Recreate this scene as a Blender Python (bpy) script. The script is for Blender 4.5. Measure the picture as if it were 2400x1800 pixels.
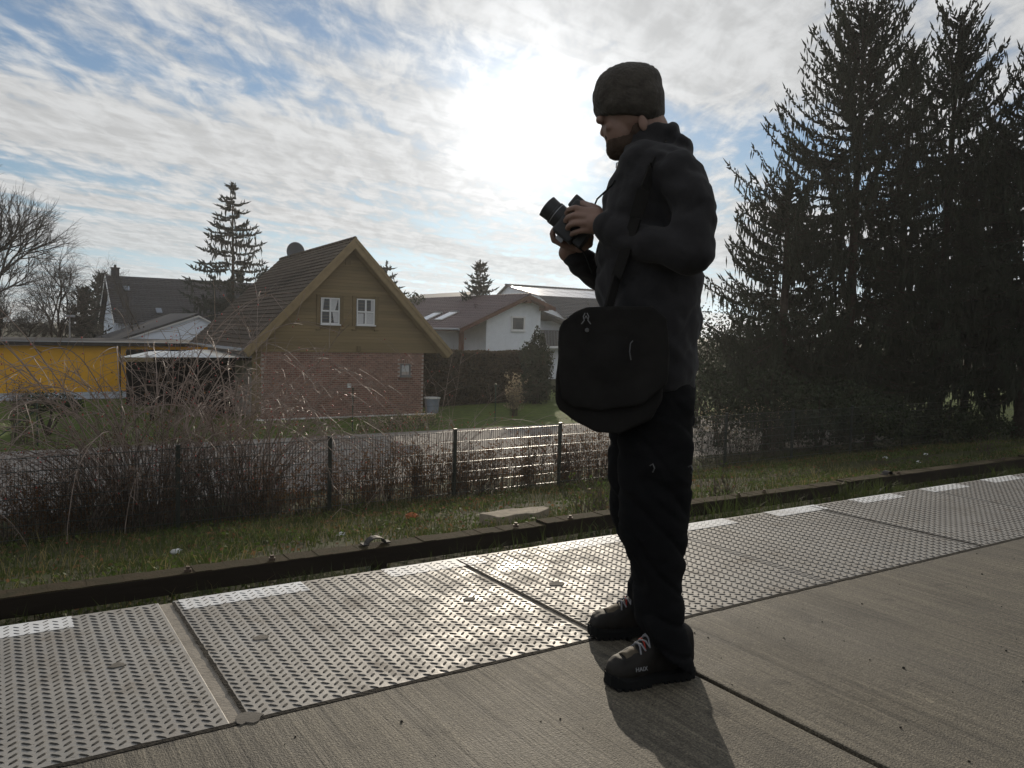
import bpy, bmesh, math, random
import numpy as np
from mathutils import Vector, Matrix, noise

# ------------------------------------------------------------------ clearing
for o in list(bpy.data.objects):
    bpy.data.objects.remove(o, do_unlink=True)
S = bpy.context.scene
COL = S.collection
RAD = math.radians

# ------------------------------------------------------------------ camera
F_PX, CAM_H = 1888.0, 1.02
def _unit(v):
    return v / np.linalg.norm(v)
_ax = _unit(np.array([4113 - 1200, 900 - 852, -F_PX], float))
_ay = np.array([-26 - 1200, 900 - 745, -F_PX], float)
_ay = _unit(_ay - _ax * (_ax @ _ay))
AX = np.array([_ax, _ay, np.cross(_ax, _ay)])
EYE = np.array([0, 0, CAM_H])
cam_data = bpy.data.cameras.new('camera')
cam = bpy.data.objects.new('camera', cam_data)
COL.objects.link(cam)
m4 = Matrix.Identity(4)
for i in range(3):
    for j in range(3):
        m4[i][j] = AX[i][j]
m4.translation = Vector(EYE)
cam.matrix_world = m4
cam_data.sensor_fit = 'HORIZONTAL'
cam_data.sensor_width = 36.0
cam_data.lens = 36.0 * F_PX / 2400.0
cam_data.clip_start = 0.05
cam_data.clip_end = 4000
S.camera = cam

# survey helpers: where the sight line of a point in the photograph meets a plane of the place
def ray(px, py):
    return AX @ np.array([px - 1200, 900 - py, -F_PX], float)
def at_z(px, py, z):
    d = ray(px, py); return EYE + d * (z - CAM_H) / d[2]
def at_y(px, py, y):
    d = ray(px, py); return EYE + d * y / d[1]
def at_d(px, py, dep):
    return EYE + ray(px, py) * dep / F_PX

# ------------------------------------------------------------------ sky and sun
SUN_AZ, SUN_EL = 33.8, 14.3          # azimuth from +Y towards +X
sd = Vector((math.sin(RAD(SUN_AZ)) * math.cos(RAD(SUN_EL)), math.cos(RAD(SUN_AZ)) * math.cos(RAD(SUN_EL)), math.sin(RAD(SUN_EL))))
W = bpy.data.worlds.new('World'); S.world = W; W.use_nodes = True
nt = W.node_tree; nt.nodes.clear()
def N(t, **kw):
    n = nt.nodes.new(t)
    for k, v in kw.items():
        setattr(n, k, v)
    return n
def LK(a, b): nt.links.new(a, b)
def MATH(op, a, b=None, c=None, clamp=False):
    n = N('ShaderNodeMath', operation=op); n.use_clamp = clamp
    for i, v in enumerate((a, b, c)):
        if v is None: continue
        if isinstance(v, (int, float)): n.inputs[i].default_value = v
        else: LK(v, n.inputs[i])
    return n.outputs[0]
def VM(op, a, b=None):
    n = N('ShaderNodeVectorMath', operation=op)
    for i, v in enumerate((a, b)):
        if v is None: continue
        if isinstance(v, (tuple, list, Vector)): n.inputs[i].default_value = tuple(v)
        else: LK(v, n.inputs[i])
    return n.outputs['Value'] if op in ('DOT_PRODUCT', 'LENGTH') else n.outputs[0]
def MAPR(v, a, b, c, d, smooth=True):
    n = N('ShaderNodeMapRange'); n.interpolation_type = 'SMOOTHSTEP' if smooth else 'LINEAR'
    LK(v, n.inputs[0])
    for i, x in enumerate((a, b, c, d)): n.inputs[i + 1].default_value = x
    return n.outputs[0]
def MIXC(f, a, b, bt='MIX'):
    n = N('ShaderNodeMix', data_type='RGBA', blend_type=bt); n.clamp_factor = True
    if isinstance(f, (int, float)): n.inputs[0].default_value = f
    else: LK(f, n.inputs[0])
    for i, v in ((6, a), (7, b)):
        if isinstance(v, (tuple, list)): n.inputs[i].default_value = (*v, 1)
        else: LK(v, n.inputs[i])
    return n.outputs[2]
def NOISE(vec, scale, detail=6, rough=.55, dist=0, lac=2.0):
    n = N('ShaderNodeTexNoise'); n.inputs['Scale'].default_value = scale; n.inputs['Detail'].default_value = detail
    n.inputs['Roughness'].default_value = rough; n.inputs['Distortion'].default_value = dist; n.inputs['Lacunarity'].default_value = lac
    LK(vec, n.inputs['Vector']); return n.outputs['Fac']
sky = N('ShaderNodeTexSky', sky_type='NISHITA')
sky.sun_disc = False; sky.sun_elevation = RAD(SUN_EL); sky.sun_rotation = RAD(SUN_AZ)
sky.altitude = 50; sky.air_density = 1.0; sky.dust_density = 0.15; sky.ozone_density = 3.0
tc = N('ShaderNodeTexCoord')
sep = N('ShaderNodeSeparateXYZ'); LK(tc.outputs['Generated'], sep.inputs[0])
up = sep.outputs[2]
inv = MATH('DIVIDE', 1.0, MATH('ADD', MATH('MAXIMUM', up, 0.0), 0.055))
plane = VM('MULTIPLY', tc.outputs['Generated'], None)
nplane = nt.nodes[-1]
comb = N('ShaderNodeCombineXYZ')
for i in range(3): LK(inv, comb.inputs[i]) if i < 2 else None
comb.inputs[2].default_value = 0.0
LK(comb.outputs[0], nplane.inputs[1])
rot = N('ShaderNodeMapping'); rot.inputs['Rotation'].default_value = (0, 0, RAD(-17)); LK(plane, rot.inputs[0])
rotv = N('ShaderNodeMapping'); rotv.inputs['Rotation'].default_value = (0, 0, RAD(33)); LK(plane, rotv.inputs[0])
st1 = N('ShaderNodeMapping'); st1.inputs['Scale'].default_value = (0.45, 1.25, 1); st1.inputs['Location'].default_value = (3.4, 1.37, 0); LK(rot.outputs[0], st1.inputs[0])
st2 = N('ShaderNodeMapping'); st2.inputs['Scale'].default_value = (8.5, 3.3, 1); st2.inputs['Location'].default_value = (7.1, 2.2, 0); LK(rotv.outputs[0], st2.inputs[0])
rot3 = N('ShaderNodeMapping'); rot3.inputs['Rotation'].default_value = (0, 0, RAD(-8)); LK(plane, rot3.inputs[0])
st3 = N('ShaderNodeMapping'); st3.inputs['Scale'].default_value = (1.0, 4.5, 1); st3.inputs['Location'].default_value = (1.3, 0.4, 0); LK(rot3.outputs[0], st3.inputs[0])
big = NOISE(st1.outputs[0], 0.8, 4, .55, .4)
mid = NOISE(st2.outputs[0], 1.0, 9, .60, .35)
fin = NOISE(st3.outputs[0], 1.6, 7, .62, .5)
dens = MATH('ADD', MATH('MULTIPLY', big, 2.0), MATH('ADD', MATH('MULTIPLY', mid, 1.05), MATH('MULTIPLY', fin, .28)))
cloud = MAPR(dens, 1.34, 1.76, 0.08, 1)
cloud = MATH('MULTIPLY', cloud, MAPR(up, 0.02, .14, .70, 1))
thick = MAPR(MATH('ADD', mid, MATH('MULTIPLY', fin, .6)), .62, 1.0, 1, 0)
dsun = MATH('MAXIMUM', VM('DOT_PRODUCT', VM('NORMALIZE', tc.outputs['Generated']), sd), 0.0)
g1 = MATH('POWER', dsun, 7.0); g2 = MATH('POWER', dsun, 26.0); g3 = MATH('POWER', dsun, 250.0)
CL_BASE, CL_G1, CL_G2, CL_G3 = 6.3, .2, 1.1, 9.0
cb = MATH('ADD', MATH('ADD', CL_BASE, MATH('MULTIPLY', g1, CL_G1)), MATH('ADD', MATH('MULTIPLY', g2, CL_G2), MATH('MULTIPLY', g3, CL_G3)))
cb = MATH('MULTIPLY', cb, MATH('SUBTRACT', 1.0, MATH('MULTIPLY', thick, .24)))
ccol = MIXC(1.0, (.975, .99, 1.0), cb, 'MULTIPLY')
veil = MATH('ADD', MATH('MULTIPLY', g2, .3), MATH('MULTIPLY', g3, 7.0))
vcol = MIXC(1.0, (1.0, .96, .86), veil, 'MULTIPLY')
low = MAPR(up, .0, .24, 1.0, 0.0)
grey = N('ShaderNodeRGBToBW'); LK(sky.outputs[0], grey.inputs[0])
hazec = MIXC(1.0, (.80, .97, 1.09), grey.outputs[0], 'MULTIPLY')
skc = MIXC(MATH('MULTIPLY', low, .88), sky.outputs[0], hazec)
skc = MIXC(.12, skc, MIXC(1.0, (.92, 1.0, 1.06), grey.outputs[0], 'MULTIPLY'))
skc = MIXC(1.0, skc, (.66, .72, .76), 'MULTIPLY')
skc = MIXC(1.0, skc, vcol, 'ADD')
fin_c = MIXC(cloud, skc, ccol)
bg = N('ShaderNodeBackground'); bg.inputs['Strength'].default_value = 0.10
LK(fin_c, bg.inputs['Color'])
wo = N('ShaderNodeOutputWorld'); LK(bg.outputs[0], wo.inputs['Surface'])

sun_l = bpy.data.lights.new('sun', 'SUN'); sun_l.energy = 3.0; sun_l.angle = RAD(0.6); sun_l.color = (1.0, .88, .71)
sun = bpy.data.objects.new('sun', sun_l); COL.objects.link(sun)
sun.rotation_euler = sd.to_track_quat('Z', 'Y').to_euler()
S.view_settings.view_transform = 'Standard'; S.view_settings.look = 'None'
S.view_settings.exposure = 0.12; S.view_settings.gamma = 1.0; S.view_settings.use_curve_mapping = False
S.render.engine = 'CYCLES'
cy = S.cycles
cy.use_denoising = True
try: cy.denoiser = 'OPENIMAGEDENOISE'
except Exception: pass
cy.max_bounces = 6; cy.diffuse_bounces = 3; cy.glossy_bounces = 3; cy.transmission_bounces = 4; cy.transparent_max_bounces = 8; cy.volume_bounces = 0
cy.sample_clamp_indirect = 8.0
cy.caustics_reflective = False; cy.caustics_refractive = False

# ------------------------------------------------------------------ materials
def mat(name, col, rough=.7, spec=.4, metal=0, var=.25, vscale=3.0, col2=None, bump=0, bscale=40.0, bdist=.01, translucent=0, per_piece=0, stretch=(1, 1, 1), coords='Object', sheen=0):
    m = bpy.data.materials.new(name); m.use_nodes = True
    t = m.node_tree; t.nodes.clear(); n = t.nodes.new; l = t.links.new
    out = n('ShaderNodeOutputMaterial'); p = n('ShaderNodeBsdfPrincipled')
    p.inputs['Roughness'].default_value = rough; p.inputs['Specular IOR Level'].default_value = spec; p.inputs['Metallic'].default_value = metal
    if sheen: p.inputs['Sheen Weight'].default_value = sheen
    c = n('ShaderNodeTexCoord'); mp = n('ShaderNodeMapping'); mp.inputs['Scale'].default_value = stretch
    l(c.outputs[coords], mp.inputs[0])
    nz = n('ShaderNodeTexNoise'); nz.inputs['Scale'].default_value = vscale; nz.inputs['Detail'].default_value = 5; nz.inputs['Roughness'].default_value = .6
    l(mp.outputs[0], nz.inputs['Vector'])
    c2 = col2 if col2 else tuple(x * (1 - var) for x in col)
    c1 = col if col2 else tuple(min(1, x * (1 + var)) for x in col)
    mr = n('ShaderNodeMapRange'); mr.inputs[1].default_value = .3; mr.inputs[2].default_value = .7; l(nz.outputs['Fac'], mr.inputs[0])
    mx = n('ShaderNodeMix'); mx.data_type = 'RGBA'; l(mr.outputs[0], mx.inputs[0])
    mx.inputs[6].default_value = (*c2, 1); mx.inputs[7].default_value = (*c1, 1)
    colout = mx.outputs[2]
    if per_piece:
        oi = n('ShaderNodeObjectInfo'); ge = n('ShaderNodeNewGeometry')
        ad = n('ShaderNodeMath'); ad.operation = 'ADD'; l(oi.outputs['Random'], ad.inputs[0]); l(ge.outputs['Random Per Island'], ad.inputs[1])
        fr = n('ShaderNodeMath'); fr.operation = 'FRACT'; l(ad.outputs[0], fr.inputs[0])
        hv = n('ShaderNodeHueSaturation'); m2 = n('ShaderNodeMapRange'); m2.inputs[3].default_value = 1 - per_piece; m2.inputs[4].default_value = 1 + per_piece
        l(fr.outputs[0], m2.inputs[0]); l(m2.outputs[0], hv.inputs['Value']); l(colout, hv.inputs['Color']); colout = hv.outputs[0]
    l(colout, p.inputs['Base Color'])
    if bump:
        bz = n('ShaderNodeTexNoise'); bz.inputs['Scale'].default_value = bscale; bz.inputs['Detail'].default_value = 4
        l(mp.outputs[0], bz.inputs['Vector']); b = n('ShaderNodeBump'); b.inputs['Strength'].default_value = bump; b.inputs['Distance'].default_value = bdist
        l(bz.outputs['Fac'], b.inputs['Height']); l(b.outputs[0], p.inputs['Normal'])
    if translucent:
        tr = n('ShaderNodeBsdfTranslucent'); l(colout, tr.inputs['Color']); ms = n('ShaderNodeMixShader'); ms.inputs[0].default_value = translucent
        l(p.outputs[0], ms.inputs[1]); l(tr.outputs[0], ms.inputs[2]); l(ms.outputs[0], out.inputs['Surface'])
    else:
        l(p.outputs[0], out.inputs['Surface'])
    return m

def glass(name, tint=(.02, .025, .03), rough=.05):
    return mat(name, tint, rough, .6, 0, .1, 1.0)

# ------------------------------------------------------------------ mesh helpers
def link(name, me, m=None, parent=None, loc=None):
    o = bpy.data.objects.new(name, me); COL.objects.link(o)
    if m is not None:
        me.materials.clear(); me.materials.append(m)
    if parent is not None: o.parent = parent
    if loc is not None: o.location = loc
    return o
def tag(o, label=None, cat=None, group=None, kind=None):
    for k, v in (('label', label), ('category', cat), ('group', group), ('kind', kind)):
        if v: o[k] = v
    return o
def thing(name, label, cat, loc=(0, 0, 0), group=None, rz=0, kind=None):
    o = bpy.data.objects.new(name, None); COL.objects.link(o); o.location = loc; o.rotation_euler = (0, 0, rz); o.empty_display_size = .1
    return tag(o, label, cat, group, kind)
def copy_tree(o, parent=None):
    c = o.copy(); COL.objects.link(c)
    if parent is not None:
        c.parent = parent
    for ch in list(o.children):
        copy_tree(ch, c)
    return c

class MB:
    """collects geometry for one mesh object"""
    def __init__(self): self.v = []; self.f = []
    def add(self, vs, fs):
        b = len(self.v); self.v.extend([tuple(map(float, p)) for p in vs]); self.f.extend([tuple(i + b for i in f) for f in fs]); return self
    def box(self, lo, hi):
        x0, y0, z0 = lo; x1, y1, z1 = hi
        return self.add([(x0, y0, z0), (x1, y0, z0), (x1, y1, z0), (x0, y1, z0), (x0, y0, z1), (x1, y0, z1), (x1, y1, z1), (x0, y1, z1)],
                        [(0, 3, 2, 1), (4, 5, 6, 7), (0, 1, 5, 4), (1, 2, 6, 5), (2, 3, 7, 6), (3, 0, 4, 7)])
    def prism(self, poly, a, b, axis='y'):
        """polygon (u,w) extruded along an axis from a to b"""
        n = len(poly)
        def P(u, w, t): return (u, t, w) if axis == 'y' else ((t, u, w) if axis == 'x' else (u, w, t))
        vs = [P(u, w, a) for u, w in poly] + [P(u, w, b) for u, w in poly]
        fs = [tuple(range(n)), tuple(range(2 * n - 1, n - 1, -1))] + [(i, i + n, (i + 1) % n + n, (i + 1) % n) for i in range(n)]
        return self.add(vs, fs)
    def bar(self, p0, p1, w, h):
        """rectangular bar between two points, w across, h upwards"""
        p0 = Vector(p0); p1 = Vector(p1); d = (p1 - p0).normalized(); up = Vector((0, 0, 1))
        if abs(d.dot(up)) > .98: up = Vector((0, 1, 0))
        s = d.cross(up).normalized(); u = s.cross(d).normalized()
        vs = [p + s * a * w / 2 + u * b * h / 2 for p in (p0, p1) for a, b in ((-1, -1), (1, -1), (1, 1), (-1, 1))]
        return self.add(vs, [(0, 1, 2, 3), (7, 6, 5, 4), (0, 4, 5, 1), (1, 5, 6, 2), (2, 6, 7, 3), (3, 7, 4, 0)])
    def tube(self, pts, rad, n=6, caps=True):
        pts = [Vector(p) for p in pts]; k = len(pts)
        if not hasattr(rad, '__len__'): rad = [rad] * k
        vs = []; pn = None
        for i in range(k):
            d = (pts[min(i + 1, k - 1)] - pts[max(i - 1, 0)])
            d = d.normalized() if d.length > 1e-9 else Vector((0, 0, 1))
            a = pn if pn is not None else (Vector((1, 0, 0)) if abs(d.x) < .8 else Vector((0, 1, 0)))
            a = (a - d * a.dot(d)); a = a.normalized() if a.length > 1e-6 else d.orthogonal().normalized(); pn = a; b = d.cross(a)
            for j in range(n):
                t = 2 * math.pi * j / n; vs.append(pts[i] + (a * math.cos(t) + b * math.sin(t)) * rad[i])
        fs = [(i * n + j, i * n + (j + 1) % n, (i + 1) * n + (j + 1) % n, (i + 1) * n + j) for i in range(k - 1) for j in range(n)]
        if caps: fs += [tuple(range(n - 1, -1, -1)), tuple(range((k - 1) * n, k * n))]
        return self.add(vs, fs)
    def ball(self, c, r, seg=8, rings=5):
        c = Vector(c); r = (r, r, r) if not hasattr(r, '__len__') else r
        vs = [c + Vector((0, 0, -r[2]))]
        for i in range(1, rings):
            a = -math.pi / 2 + math.pi * i / rings
            for j in range(seg):
                t = 2 * math.pi * j / seg; vs.append(c + Vector((r[0] * math.cos(a) * math.cos(t), r[1] * math.cos(a) * math.sin(t), r[2] * math.sin(a))))
        vs.append(c + Vector((0, 0, r[2]))); fs = []
        for j in range(seg):
            fs.append((0, 1 + (j + 1) % seg, 1 + j)); e = len(vs) - 1; b = 1 + (rings - 2) * seg
            fs.append((e, b + j, b + (j + 1) % seg))
        for i in range(rings - 2):
            for j in range(seg):
                a = 1 + i * seg; fs.append((a + j, a + (j + 1) % seg, a + seg + (j + 1) % seg, a + seg + j))
        return self.add(vs, fs)
    def mesh(self, name, smooth=False):
        me = bpy.data.meshes.new(name); me.from_pydata(self.v, [], self.f); me.update()
        if smooth: me.polygons.foreach_set('use_smooth', [True] * len(me.polygons))
        return me
    def build(self, name, m, parent=None, smooth=False, loc=None, bevel=0):
        me = self.mesh(name, smooth)
        if bevel:
            bm = bmesh.new(); bm.from_mesh(me)
            bmesh.ops.bevel(bm, geom=[e for e in bm.edges if e.is_manifold and e.calc_face_angle(0) > .6], offset=bevel, segments=2, affect='EDGES', profile=.6)
            bm.to_mesh(me); bm.free()
        return link(name, me, m, parent, loc)

def quads_mesh(name, V, nper):
    """V: (n*nper,3) numpy vertices, one face per nper"""
    V = np.asarray(V, np.float32).reshape(-1, 3); n = len(V) // nper
    me = bpy.data.meshes.new(name); me.vertices.add(len(V)); me.vertices.foreach_set('co', V.ravel())
    me.loops.add(n * nper); me.loops.foreach_set('vertex_index', np.arange(n * nper, dtype=np.int32))
    me.polygons.add(n); me.polygons.foreach_set('loop_start', np.arange(0, n * nper, nper, dtype=np.int32))
    try: me.polygons.foreach_set('loop_total', np.full(n, nper, np.int32))
    except Exception: pass
    me.update(calc_edges=True); return me

rng = np.random.default_rng(7); rnd = random.Random(11)
# ------------------------------------------------------------------ ground, road, lawn
def ground_z(x, y):
    """height of the open ground: track bed, embankment down to the fence, flat village beyond"""
    if y < 7.0: z = -1.12
    elif y < 13.6: z = -1.12 - (y - 7.0) / 6.6 * 1.20
    elif y < 16: z = -2.32 - (y - 13.6) / 2.4 * .10
    else: z = -2.42
    if 5 < y < 15: z += .07 * noise.noise(Vector((x * .6, y * .6, 3.1))) + .03 * noise.noise(Vector((x * 2.1, y * 2.1, 1.1)))
    if x > 2.5 and 10 < y < 16: z += min(.12, (x - 2.5) * .008)
    return z
M_ground = mat('earth and grass', (.050, .060, .022), .95, .1, 0, .3, 1.6, (.040, .032, .020), bump=.8, bscale=14, bdist=.05)
M_road = mat('road concrete', (.30, .27, .24), .95, .1, 0, .2, .9, (.23, .215, .20), bump=.25, bscale=60, bdist=.01)
M_lawn = mat('lawn', (.115, .155, .030), .9, .15, 0, .3, 3.5, (.065, .090, .022), bump=.9, bscale=45, bdist=.05)
xs = np.unique(np.concatenate([np.linspace(-500, -40, 12), np.linspace(-40, -6, 12), np.linspace(-6, 50, 113), np.linspace(50, 160, 16), np.linspace(160, 740, 12)]))
ys = np.unique(np.concatenate([np.linspace(-300, -2, 6), np.linspace(-2, 4, 4), np.linspace(4, 16, 41), np.linspace(16, 70, 20), np.linspace(70, 900, 14)]))
vs = [(x, y, ground_z(x, y)) for y in ys for x in xs]; nx = len(xs)
fs = [(j * nx + i, j * nx + i + 1, (j + 1) * nx + i + 1, (j + 1) * nx + i) for j in range(len(ys) - 1) for i in range(nx - 1)]
tag(MB().add(vs, fs).build('ground', M_ground, smooth=True), kind='structure')
def strip(name, y0f, y1f, z, m, x0=-60, x1=140, n=100):
    v = []; 
    for i in range(n + 1):
        x = x0 + (x1 - x0) * i / n; v += [(x, y0f(x), z), (x, y1f(x), z)]
    f = [(2 * i, 2 * i + 2, 2 * i + 3, 2 * i + 1) for i in range(n)]
    return tag(MB().add(v, f).build(name, m), kind='structure')
wob = lambda x, s: .12 * noise.noise(Vector((x * .7, s, 0)))
strip('road', lambda x: 16.2 + wob(x, 1), lambda x: 24.25 + wob(x, 5), -2.405, M_road, x1=27, n=200)
strip('lawn', lambda x: 16.6, lambda x: 24.2 + wob(x, 5), -2.404, M_lawn, x0=27.02, n=60)
strip('lawn', lambda x: 24.25 + wob(x, 5) + .02, lambda x: 39.2, -2.408, M_lawn, n=300)

# ------------------------------------------------------------------ platform
Y_IN, Y_OUT = 2.055, 3.10
platform = thing('platform', None, None, kind='structure')
def concrete_mat():
    m = bpy.data.materials.new('brushed concrete'); m.use_nodes = True; t = m.node_tree; n = t.nodes.new; l = t.links.new
    p = t.nodes['Principled BSDF']; c = n('ShaderNodeTexCoord')
    def nz(scale, sc=(1, 1, 1), det=5, rough=.6):
        mp = n('ShaderNodeMapping'); mp.inputs['Scale'].default_value = sc; l(c.outputs['Object'], mp.inputs[0])
        z = n('ShaderNodeTexNoise'); z.inputs['Scale'].default_value = scale; z.inputs['Detail'].default_value = det; z.inputs['Roughness'].default_value = rough
        l(mp.outputs[0], z.inputs['Vector']); return z.outputs['Fac']
    def mr(v, a, b, c0, d):
        k = n('ShaderNodeMapRange'); l(v, k.inputs[0])
        for i, q in enumerate((a, b, c0, d)): k.inputs[i + 1].default_value = q
        return k.outputs[0]
    def mth(op, a, b):
        k = n('ShaderNodeMath'); k.operation = op
        for i, v in enumerate((a, b)):
            if isinstance(v, (int, float)): k.inputs[i].default_value = v
            else: l(v, k.inputs[i])
        return k.outputs[0]
    brush = nz(60, (1, .022, 1), 4, .7); grain = nz(190, det=3); big = nz(1.1, det=6); pits = nz(75, det=2)
    line = nz(9, (1, .01, 1), 3, .5)
    v = mth('MULTIPLY', mr(grain, .3, .7, .40, 1.75), mr(big, .3, .7, .70, 1.22))
    v = mth('MULTIPLY', v, mr(brush, .3, .7, .45, 1.5))
    v = mth('MULTIPLY', v, mr(pits, .70, .76, 1, .35))
    v = mth('MULTIPLY', v, mr(line, .66, .72, 1, .55))
    stain = nz(2.6, (1, .5, 1), 8, .72); spots = nz(7, det=3, rough=.4); pale = nz(5.2, det=4)
    speck = nz(75, det=5, rough=.8); v = mth('MULTIPLY', v, mr(speck, .36, .64, .55, 1.45))
    v = mth('MULTIPLY', v, mr(stain, .48, .66, 1.05, .52)); v = mth('MULTIPLY', v, mr(spots, .66, .72, 1, .58)); v = mth('MULTIPLY', v, mr(pale, .66, .74, 1, 1.35))
    hv = n('ShaderNodeHueSaturation'); hv.inputs['Color'].default_value = (.102, .088, .064, 1); l(v, hv.inputs['Value']); l(hv.outputs[0], p.inputs['Base Color'])
    l(mr(big, .3, .7, .62, .8), p.inputs['Roughness']); p.inputs['Specular IOR Level'].default_value = .35
    h = mth('ADD', mth('MULTIPLY', brush, .9), mth('MULTIPLY', grain, .8))
    h = mth('SUBTRACT', h, mth('MULTIPLY', mr(line, .66, .72, 0, 1), .6))
    b = n('ShaderNodeBump'); b.inputs['Strength'].default_value = .8; b.inputs['Distance'].default_value = .008; l(h, b.inputs['Height']); l(b.outputs[0], p.inputs['Normal'])
    return m
M_conc = concrete_mat()
M_plate = mat('worn zinc plate', (.285, .275, .255), .50, .45, .25, .16, 2.2, (.205, .190, .168), bump=.12, bscale=120, bdist=.003)
def plate_mat():
    m = bpy.data.materials.new('worn dirty zinc plate'); m.use_nodes = True; t = m.node_tree; n = t.nodes.new; l = t.links.new
    p = t.nodes['Principled BSDF']; c = n('ShaderNodeTexCoord'); oi = n('ShaderNodeObjectInfo'); av = n('ShaderNodeVectorMath'); av.operation = 'ADD'
    sc = n('ShaderNodeVectorMath'); sc.operation = 'SCALE'; cx = n('ShaderNodeCombineXYZ'); l(oi.outputs['Random'], cx.inputs[0]); l(oi.outputs['Random'], cx.inputs[1]); l(cx.outputs[0], sc.inputs[0]); sc.inputs['Scale'].default_value = 37
    l(c.outputs['Object'], av.inputs[0]); l(sc.outputs[0], av.inputs[1])
    def nz(scale, det=6, rough=.6, dist=0):
        z = n('ShaderNodeTexNoise'); z.inputs['Scale'].default_value = scale; z.inputs['Detail'].default_value = det; z.inputs['Roughness'].default_value = rough; z.inputs['Distortion'].default_value = dist
        l(av.outputs[0], z.inputs['Vector']); return z.outputs['Fac']
    def mr(v, a, b, c0, d):
        k = n('ShaderNodeMapRange'); l(v, k.inputs[0])
        for i, q in enumerate((a, b, c0, d)): k.inputs[i + 1].default_value = q
        return k.outputs[0]
    def mix(f, a, b):
        k = n('ShaderNodeMix'); k.data_type = 'RGBA'; l(f, k.inputs[0])
        for i, v in ((6, a), (7, b)):
            if isinstance(v, tuple): k.inputs[i].default_value = (*v, 1)
            else: l(v, k.inputs[i])
        return k.outputs[2]
    big = nz(1.7); dirt = nz(6.5, 9, .72, .4); fine = nz(60, 4); crumbs = nz(95, 3, .5); mask = nz(3.1, 5, .6)
    col = mix(mr(big, .3, .7, 0, 1), (.215, .20, .18), (.315, .30, .275))
    col = mix(mr(dirt, .54, .70, 0, .75), col, (.105, .078, .052))
    k2 = n('ShaderNodeMath'); k2.operation = 'MULTIPLY'; l(mr(crumbs, .60, .66, 0, 1), k2.inputs[0]); l(mr(mask, .48, .62, 0, 1), k2.inputs[1])
    col = mix(k2.outputs[0], col, (.055, .042, .030))
    l(col, p.inputs['Base Color']); p.inputs['Metallic'].default_value = .12; p.inputs['Specular IOR Level'].default_value = .40
    l(mr(dirt, .35, .68, .47, .78), p.inputs['Roughness'])
    b = n('ShaderNodeBump'); b.inputs['Strength'].default_value = .25; b.inputs['Distance'].default_value = .004
    ad = n('ShaderNodeMath'); ad.operation = 'ADD'; l(fine, ad.inputs[0]); l(dirt, ad.inputs[1]); l(ad.outputs[0], b.inputs['Height']); l(b.outputs[0], p.inputs['Normal'])
    return m
M_plate = plate_mat()
M_loz = mat('shaded dirty raised steel', (.040, .037, .032), .7, .25, 0, .3, 30)  # darker than the plate: shaded slopes put into the colour, with dirt
M_joint = mat('cement joint filler', (.27, .24, .20), .9, .2, 0, .25, 14, bump=.5, bscale=90, bdist=.006)
M_patch = mat('grey mortar smear', (.15, .135, .115), .9, .2, 0, .25, 14, bump=.5, bscale=90, bdist=.004)
M_gap = mat('dirt in the joints', (.025, .022, .018), .95, .1, 0, .4, 30, bump=.8, bscale=80, bdist=.01)
M_white = mat('white line paint', (.76, .77, .78), .6, .3, 0, .07, 6, (.55, .54, .52), bump=.1, bscale=150, bdist=.002)
bed = MB().box((-14, -1.6, -1.3), (60, Y_OUT - .02, -.06)); bed.build('platform_base', M_gap, platform)
# concrete slabs, joint at x = 1.78
def slab(x0, x1):
    MB().box((x0 + .010, -1.6, -.058), (x1 - .010, Y_IN - .012, 0)).build('concrete_slab', M_conc, platform, bevel=.006)
for x0, x1 in ((-13.22, -8.22), (-8.22, -3.22), (-3.22, 1.785), (1.785, 6.785), (6.785, 11.785), (11.785, 16.785), (16.785, 21.785), (21.785, 26.785), (26.785, 31.8), (31.8, 36.8), (36.8, 41.8)): slab(x0, x1)
# tread plates: every raised lozenge is real relief
def lozenge_mesh(w, d):
    P, Q = .0275, .0310; L, B, Hh = .0158, .0047, .0026
    base = np.array([(-L, 0, 0), (-L * .45, -B, 0), (L * .45, -B, 0), (L, 0, 0), (L * .45, B, 0), (-L * .45, B, 0), (-L * .55, 0, Hh), (L * .55, 0, Hh)])
    fc = [(0, 1, 6), (1, 2, 7, 6), (2, 3, 7), (3, 4, 7), (4, 5, 6, 7), (5, 0, 6)]
    mb = MB(); nxp, nyp = int((w - .012) / P), int((d - .02) / Q); P = (w - .012) / nxp
    for i in range(nxp):
        for j in range(nyp):
            a = RAD(45 if i % 2 else -45); ca, sa = math.cos(a), math.sin(a)
            cx, cy_ = .006 + (i + .5) * P, .017 + (j + (.5 if i % 2 else 0)) * Q
            v = base.copy(); q = v.copy(); q[:, 0] = v[:, 0] * ca - v[:, 1] * sa + cx; q[:, 1] = v[:, 0] * sa + v[:, 1] * ca + cy_
            mb.add(q, fc)
    return mb.mesh('raised_lozenges')
loz_cache = {}
joints = [.53 - 1.225 * k for k in (4, 3, 2, 1)] + [.53, 1.722, 2.955, 4.19] + [4.19 + 1.225 * k for k in range(1, 23)]
gapw = {4: (.026, .022, 1), 5: (.014, .012, 1), 6: (.004, .004, 0), 7: (.008, .007, 0)}
def seam(name, pts, wfun, z, m):
    v = []; 
    for i, p in enumerate(pts):
        a, b = wfun(i); v += [(p[0] + a[0], p[1] + a[1], z), (p[0] + b[0], p[1] + b[1], z)]
    return MB().add(v, [(2 * i, 2 * i + 2, 2 * i + 3, 2 * i + 1) for i in range(len(pts) - 1)]).build(name, m, platform)
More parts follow.
